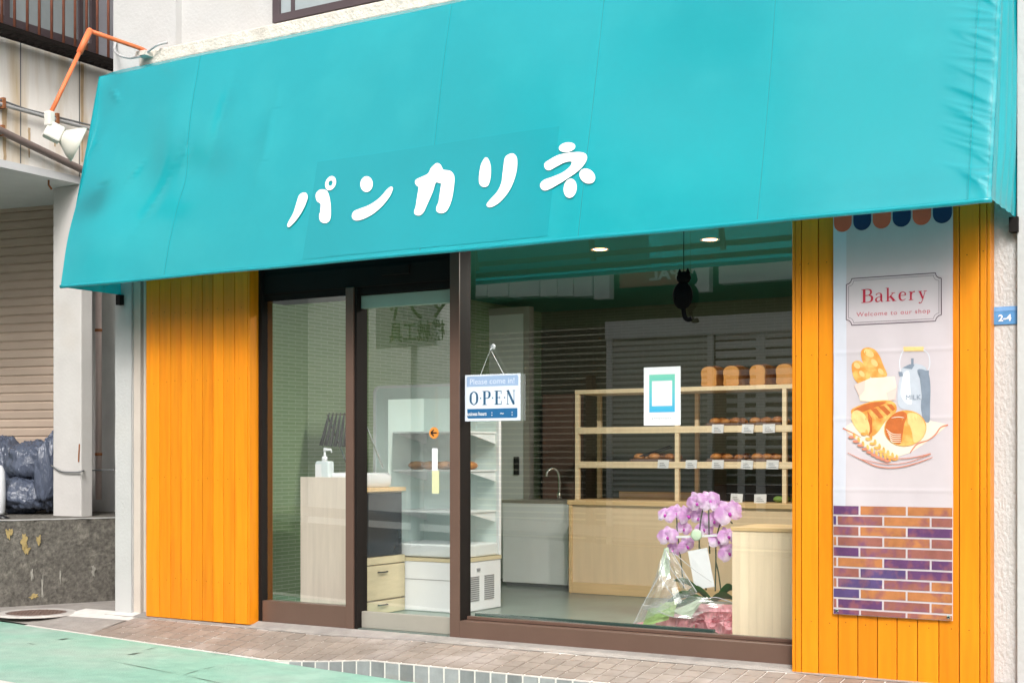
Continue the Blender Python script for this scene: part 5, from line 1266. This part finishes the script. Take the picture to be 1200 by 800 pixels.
m = MB(); m.lathe([(.045,0),(.06,.02),(.10,.07),(.125,.115),(.12,.118),(.09,.1),(.0,.085)], hb+ax2*.055, 28, ax2); m.build('lamp_shade', M['lamp_glass'], fl, smooth=True)
cq_ = [tuple(P(*p_)) for p_ in ((136,50,-.02),(134,58,-.1),(140,65,-.2),(152,68,-.16),(164,66,-.13),(174,60,-.11),(184,53,-.10),(196,50,-.04))]
m = MB(); m.tube(spline(cq_, 6, False), .009, 8); m.build('cable', M['pipe_grey'], fl, smooth=True)

# ================================================================== ACROSS THE STREET (seen mirrored in the glass)
OYo = 11.5
ob_ = thing('opposite_building', 'long beige slatted building across the street, seen mirrored in the shop window', 'building', (-12, -OYo, -.2))
def rbox(m_, u0, v0, u1, v1, y0, y1):
    a_ = RM(u0, v0, OYo); b_ = RM(u1, v1, OYo); x0, x1 = sorted((a_.x, b_.x)); z0, z1 = sorted((a_.z, b_.z)); return m_.box(x0, x1, -OYo+y0, -OYo+y1, z0, z1)
xw0 = RM(552, 400, OYo).x
MB().box(xw0, 4, -OYo-6, -OYo, -.6, 3.1).build('slatted_wall', M['siding'], ob_)
MB().box(xw0, 4, -OYo-6, -OYo-.02, 3.1, 6.2).build('upper_wall', M['opp_green'], ob_)
MB().box(xw0, -8.2, -OYo-6, -OYo-.05, 6.2, 13.0).build('added_storeys', M['opp_added_dark'], ob_)  # added unseen storeys, dark so the awning mirrors them as darker patches
for i in range(2):
    for j in range(2):
        MB().box(xw0+1.0+i*2.6, xw0+2.6+i*2.6, -OYo-.06, -OYo-.01, 7.2+j*2.9, 8.9+j*2.9).build('upper_window', M['opp_dark'], ob_)  # windows of the added storeys
rbox(MB(), 720, 386, 832, 640, .02, .06).build('shutter', M['shut_l'], ob_)
m = MB(); rbox(m, 714, 378, 960, 386, .02, .14); rbox(m, 714, 386, 720, 640, .02, .10); rbox(m, 832, 386, 838, 640, .02, .10); m.build('shutter_frame', M['opp_white'], ob_)
wd_ = rbox(MB(), 838, 386, 960, 600, .005, .03).build('window', M['opp_dark'], ob_)
m = MB(); rbox(m, 888, 386, 898, 600, .03, .07); rbox(m, 866, 460, 874, 600, .03, .06)
for k in range(18): rbox(m, 840, 390+k*11, 960, 393+k*11, .031, .045)
m.build('window_bars', M['opp_white'], wd_)
m = MB(); rbox(m, 692, 440, 699, 640, .02, .16); rbox(m, 846, 440, 855, 640, .12, .26); m.split('post', M['opp_post'], ob_)
m = MB()
for a_, c_ in ((562,590),(591,615),(616,651),(652,671),(672,690),(691,711)): rbox(m, a_, 326, c_, 350, .2, .5)
m.split('fascia_panel', M['opp_white'], ob_)
m = MB(); rbox(m, 712, 320, 730, 353, .3, .45); rbox(m, 825, 314, 845, 345, .3, .45); rbox(m, 858, 308, 960, 330, .3, .5); m.split('light_box', M['opp_white'], ob_)
ps_ = thing('shop_sign_board', 'brown sign board with white letters PAL across the street, mirrored in the glass', 'sign', (RM(780, 330, OYo).x, -OYo+.3, RM(780, 330, OYo).z))
rbox(MB(), 738, 302, 826, 334, .26, .34).build('board', M['opp_brown'], ps_)
pq = RM(790, 330, OYo); hh = abs(RM(790, 317, OYo).z-pq.z)
text_mb('PAL', hh, lambda x_, y_: Vector((pq.x-x_*1.25, -OYo+.345, pq.z+y_)), 1, 1.0, bold=.008).build('lettering', M['opp_white'], ps_)
# street sign on a post
RSo = 6.8
def rs(u, v): return RM(u, v, RSo)
a_, b_ = rs(443, 408), rs(514, 335); x0, x1 = sorted((a_.x, b_.x))
rs_ = thing('road_sign', 'white two-panel sign on a grey post across the street, mirrored in the door glass', 'sign', ((x0+x1)/2, -RSo, street_z(-9)))
xm = rs(466, 380).x
MB().box(xm+.004, x1, -RSo-.08, -RSo, a_.z, b_.z).build('panel', M['paper'], rs_); MB().box(x0, xm, -RSo-.08, -RSo+.0, a_.z, b_.z).build('panel', M['opp_white'], rs_)
tq_ = rs(491, 398); th_ = abs(rs(491, 379).z-tq_.z)
text_mb('機械工具', th_*.85, lambda x_, y_: Vector((tq_.x-x_*.9, -RSo+.004, tq_.z+y_*1.15)), 1, 1.0, bold=.004).build('lettering', M['leaf'], rs_)
tq2 = rs(491, 372); text_mb('マツヤ', th_*1.1, lambda x_, y_: Vector((tq2.x-x_*1.05, -RSo+.004, tq2.z+y_*1.2)), 1, 1.1, bold=.006).build('lettering', M['leaf'], rs_)
p_ = rs(484, 400); MB().tube([(p_.x, -RSo-.1, -.3), (p_.x, -RSo-.1, a_.z+.3)], .06, 14).build('post', M['opp_white'], rs_, smooth=True)
# a pale building and hedge farther along
pb_ = thing('pale_house', 'pale rendered house with dark windows across the street, mirrored in the left pane', 'building', (-21, -13, 0))
x_ = RM(345, 400, 11.5).x
MB().box(x_-9, x_, -19, -12, -.6, 8.2).build('wall', M['opp_white'], pb_)
for k in range(3): MB().box(x_-2.6-k*2.6, x_-1.2-k*2.6, -12.0, -11.97, 1.0, 2.4).build('window', M['opp_dark'], pb_)
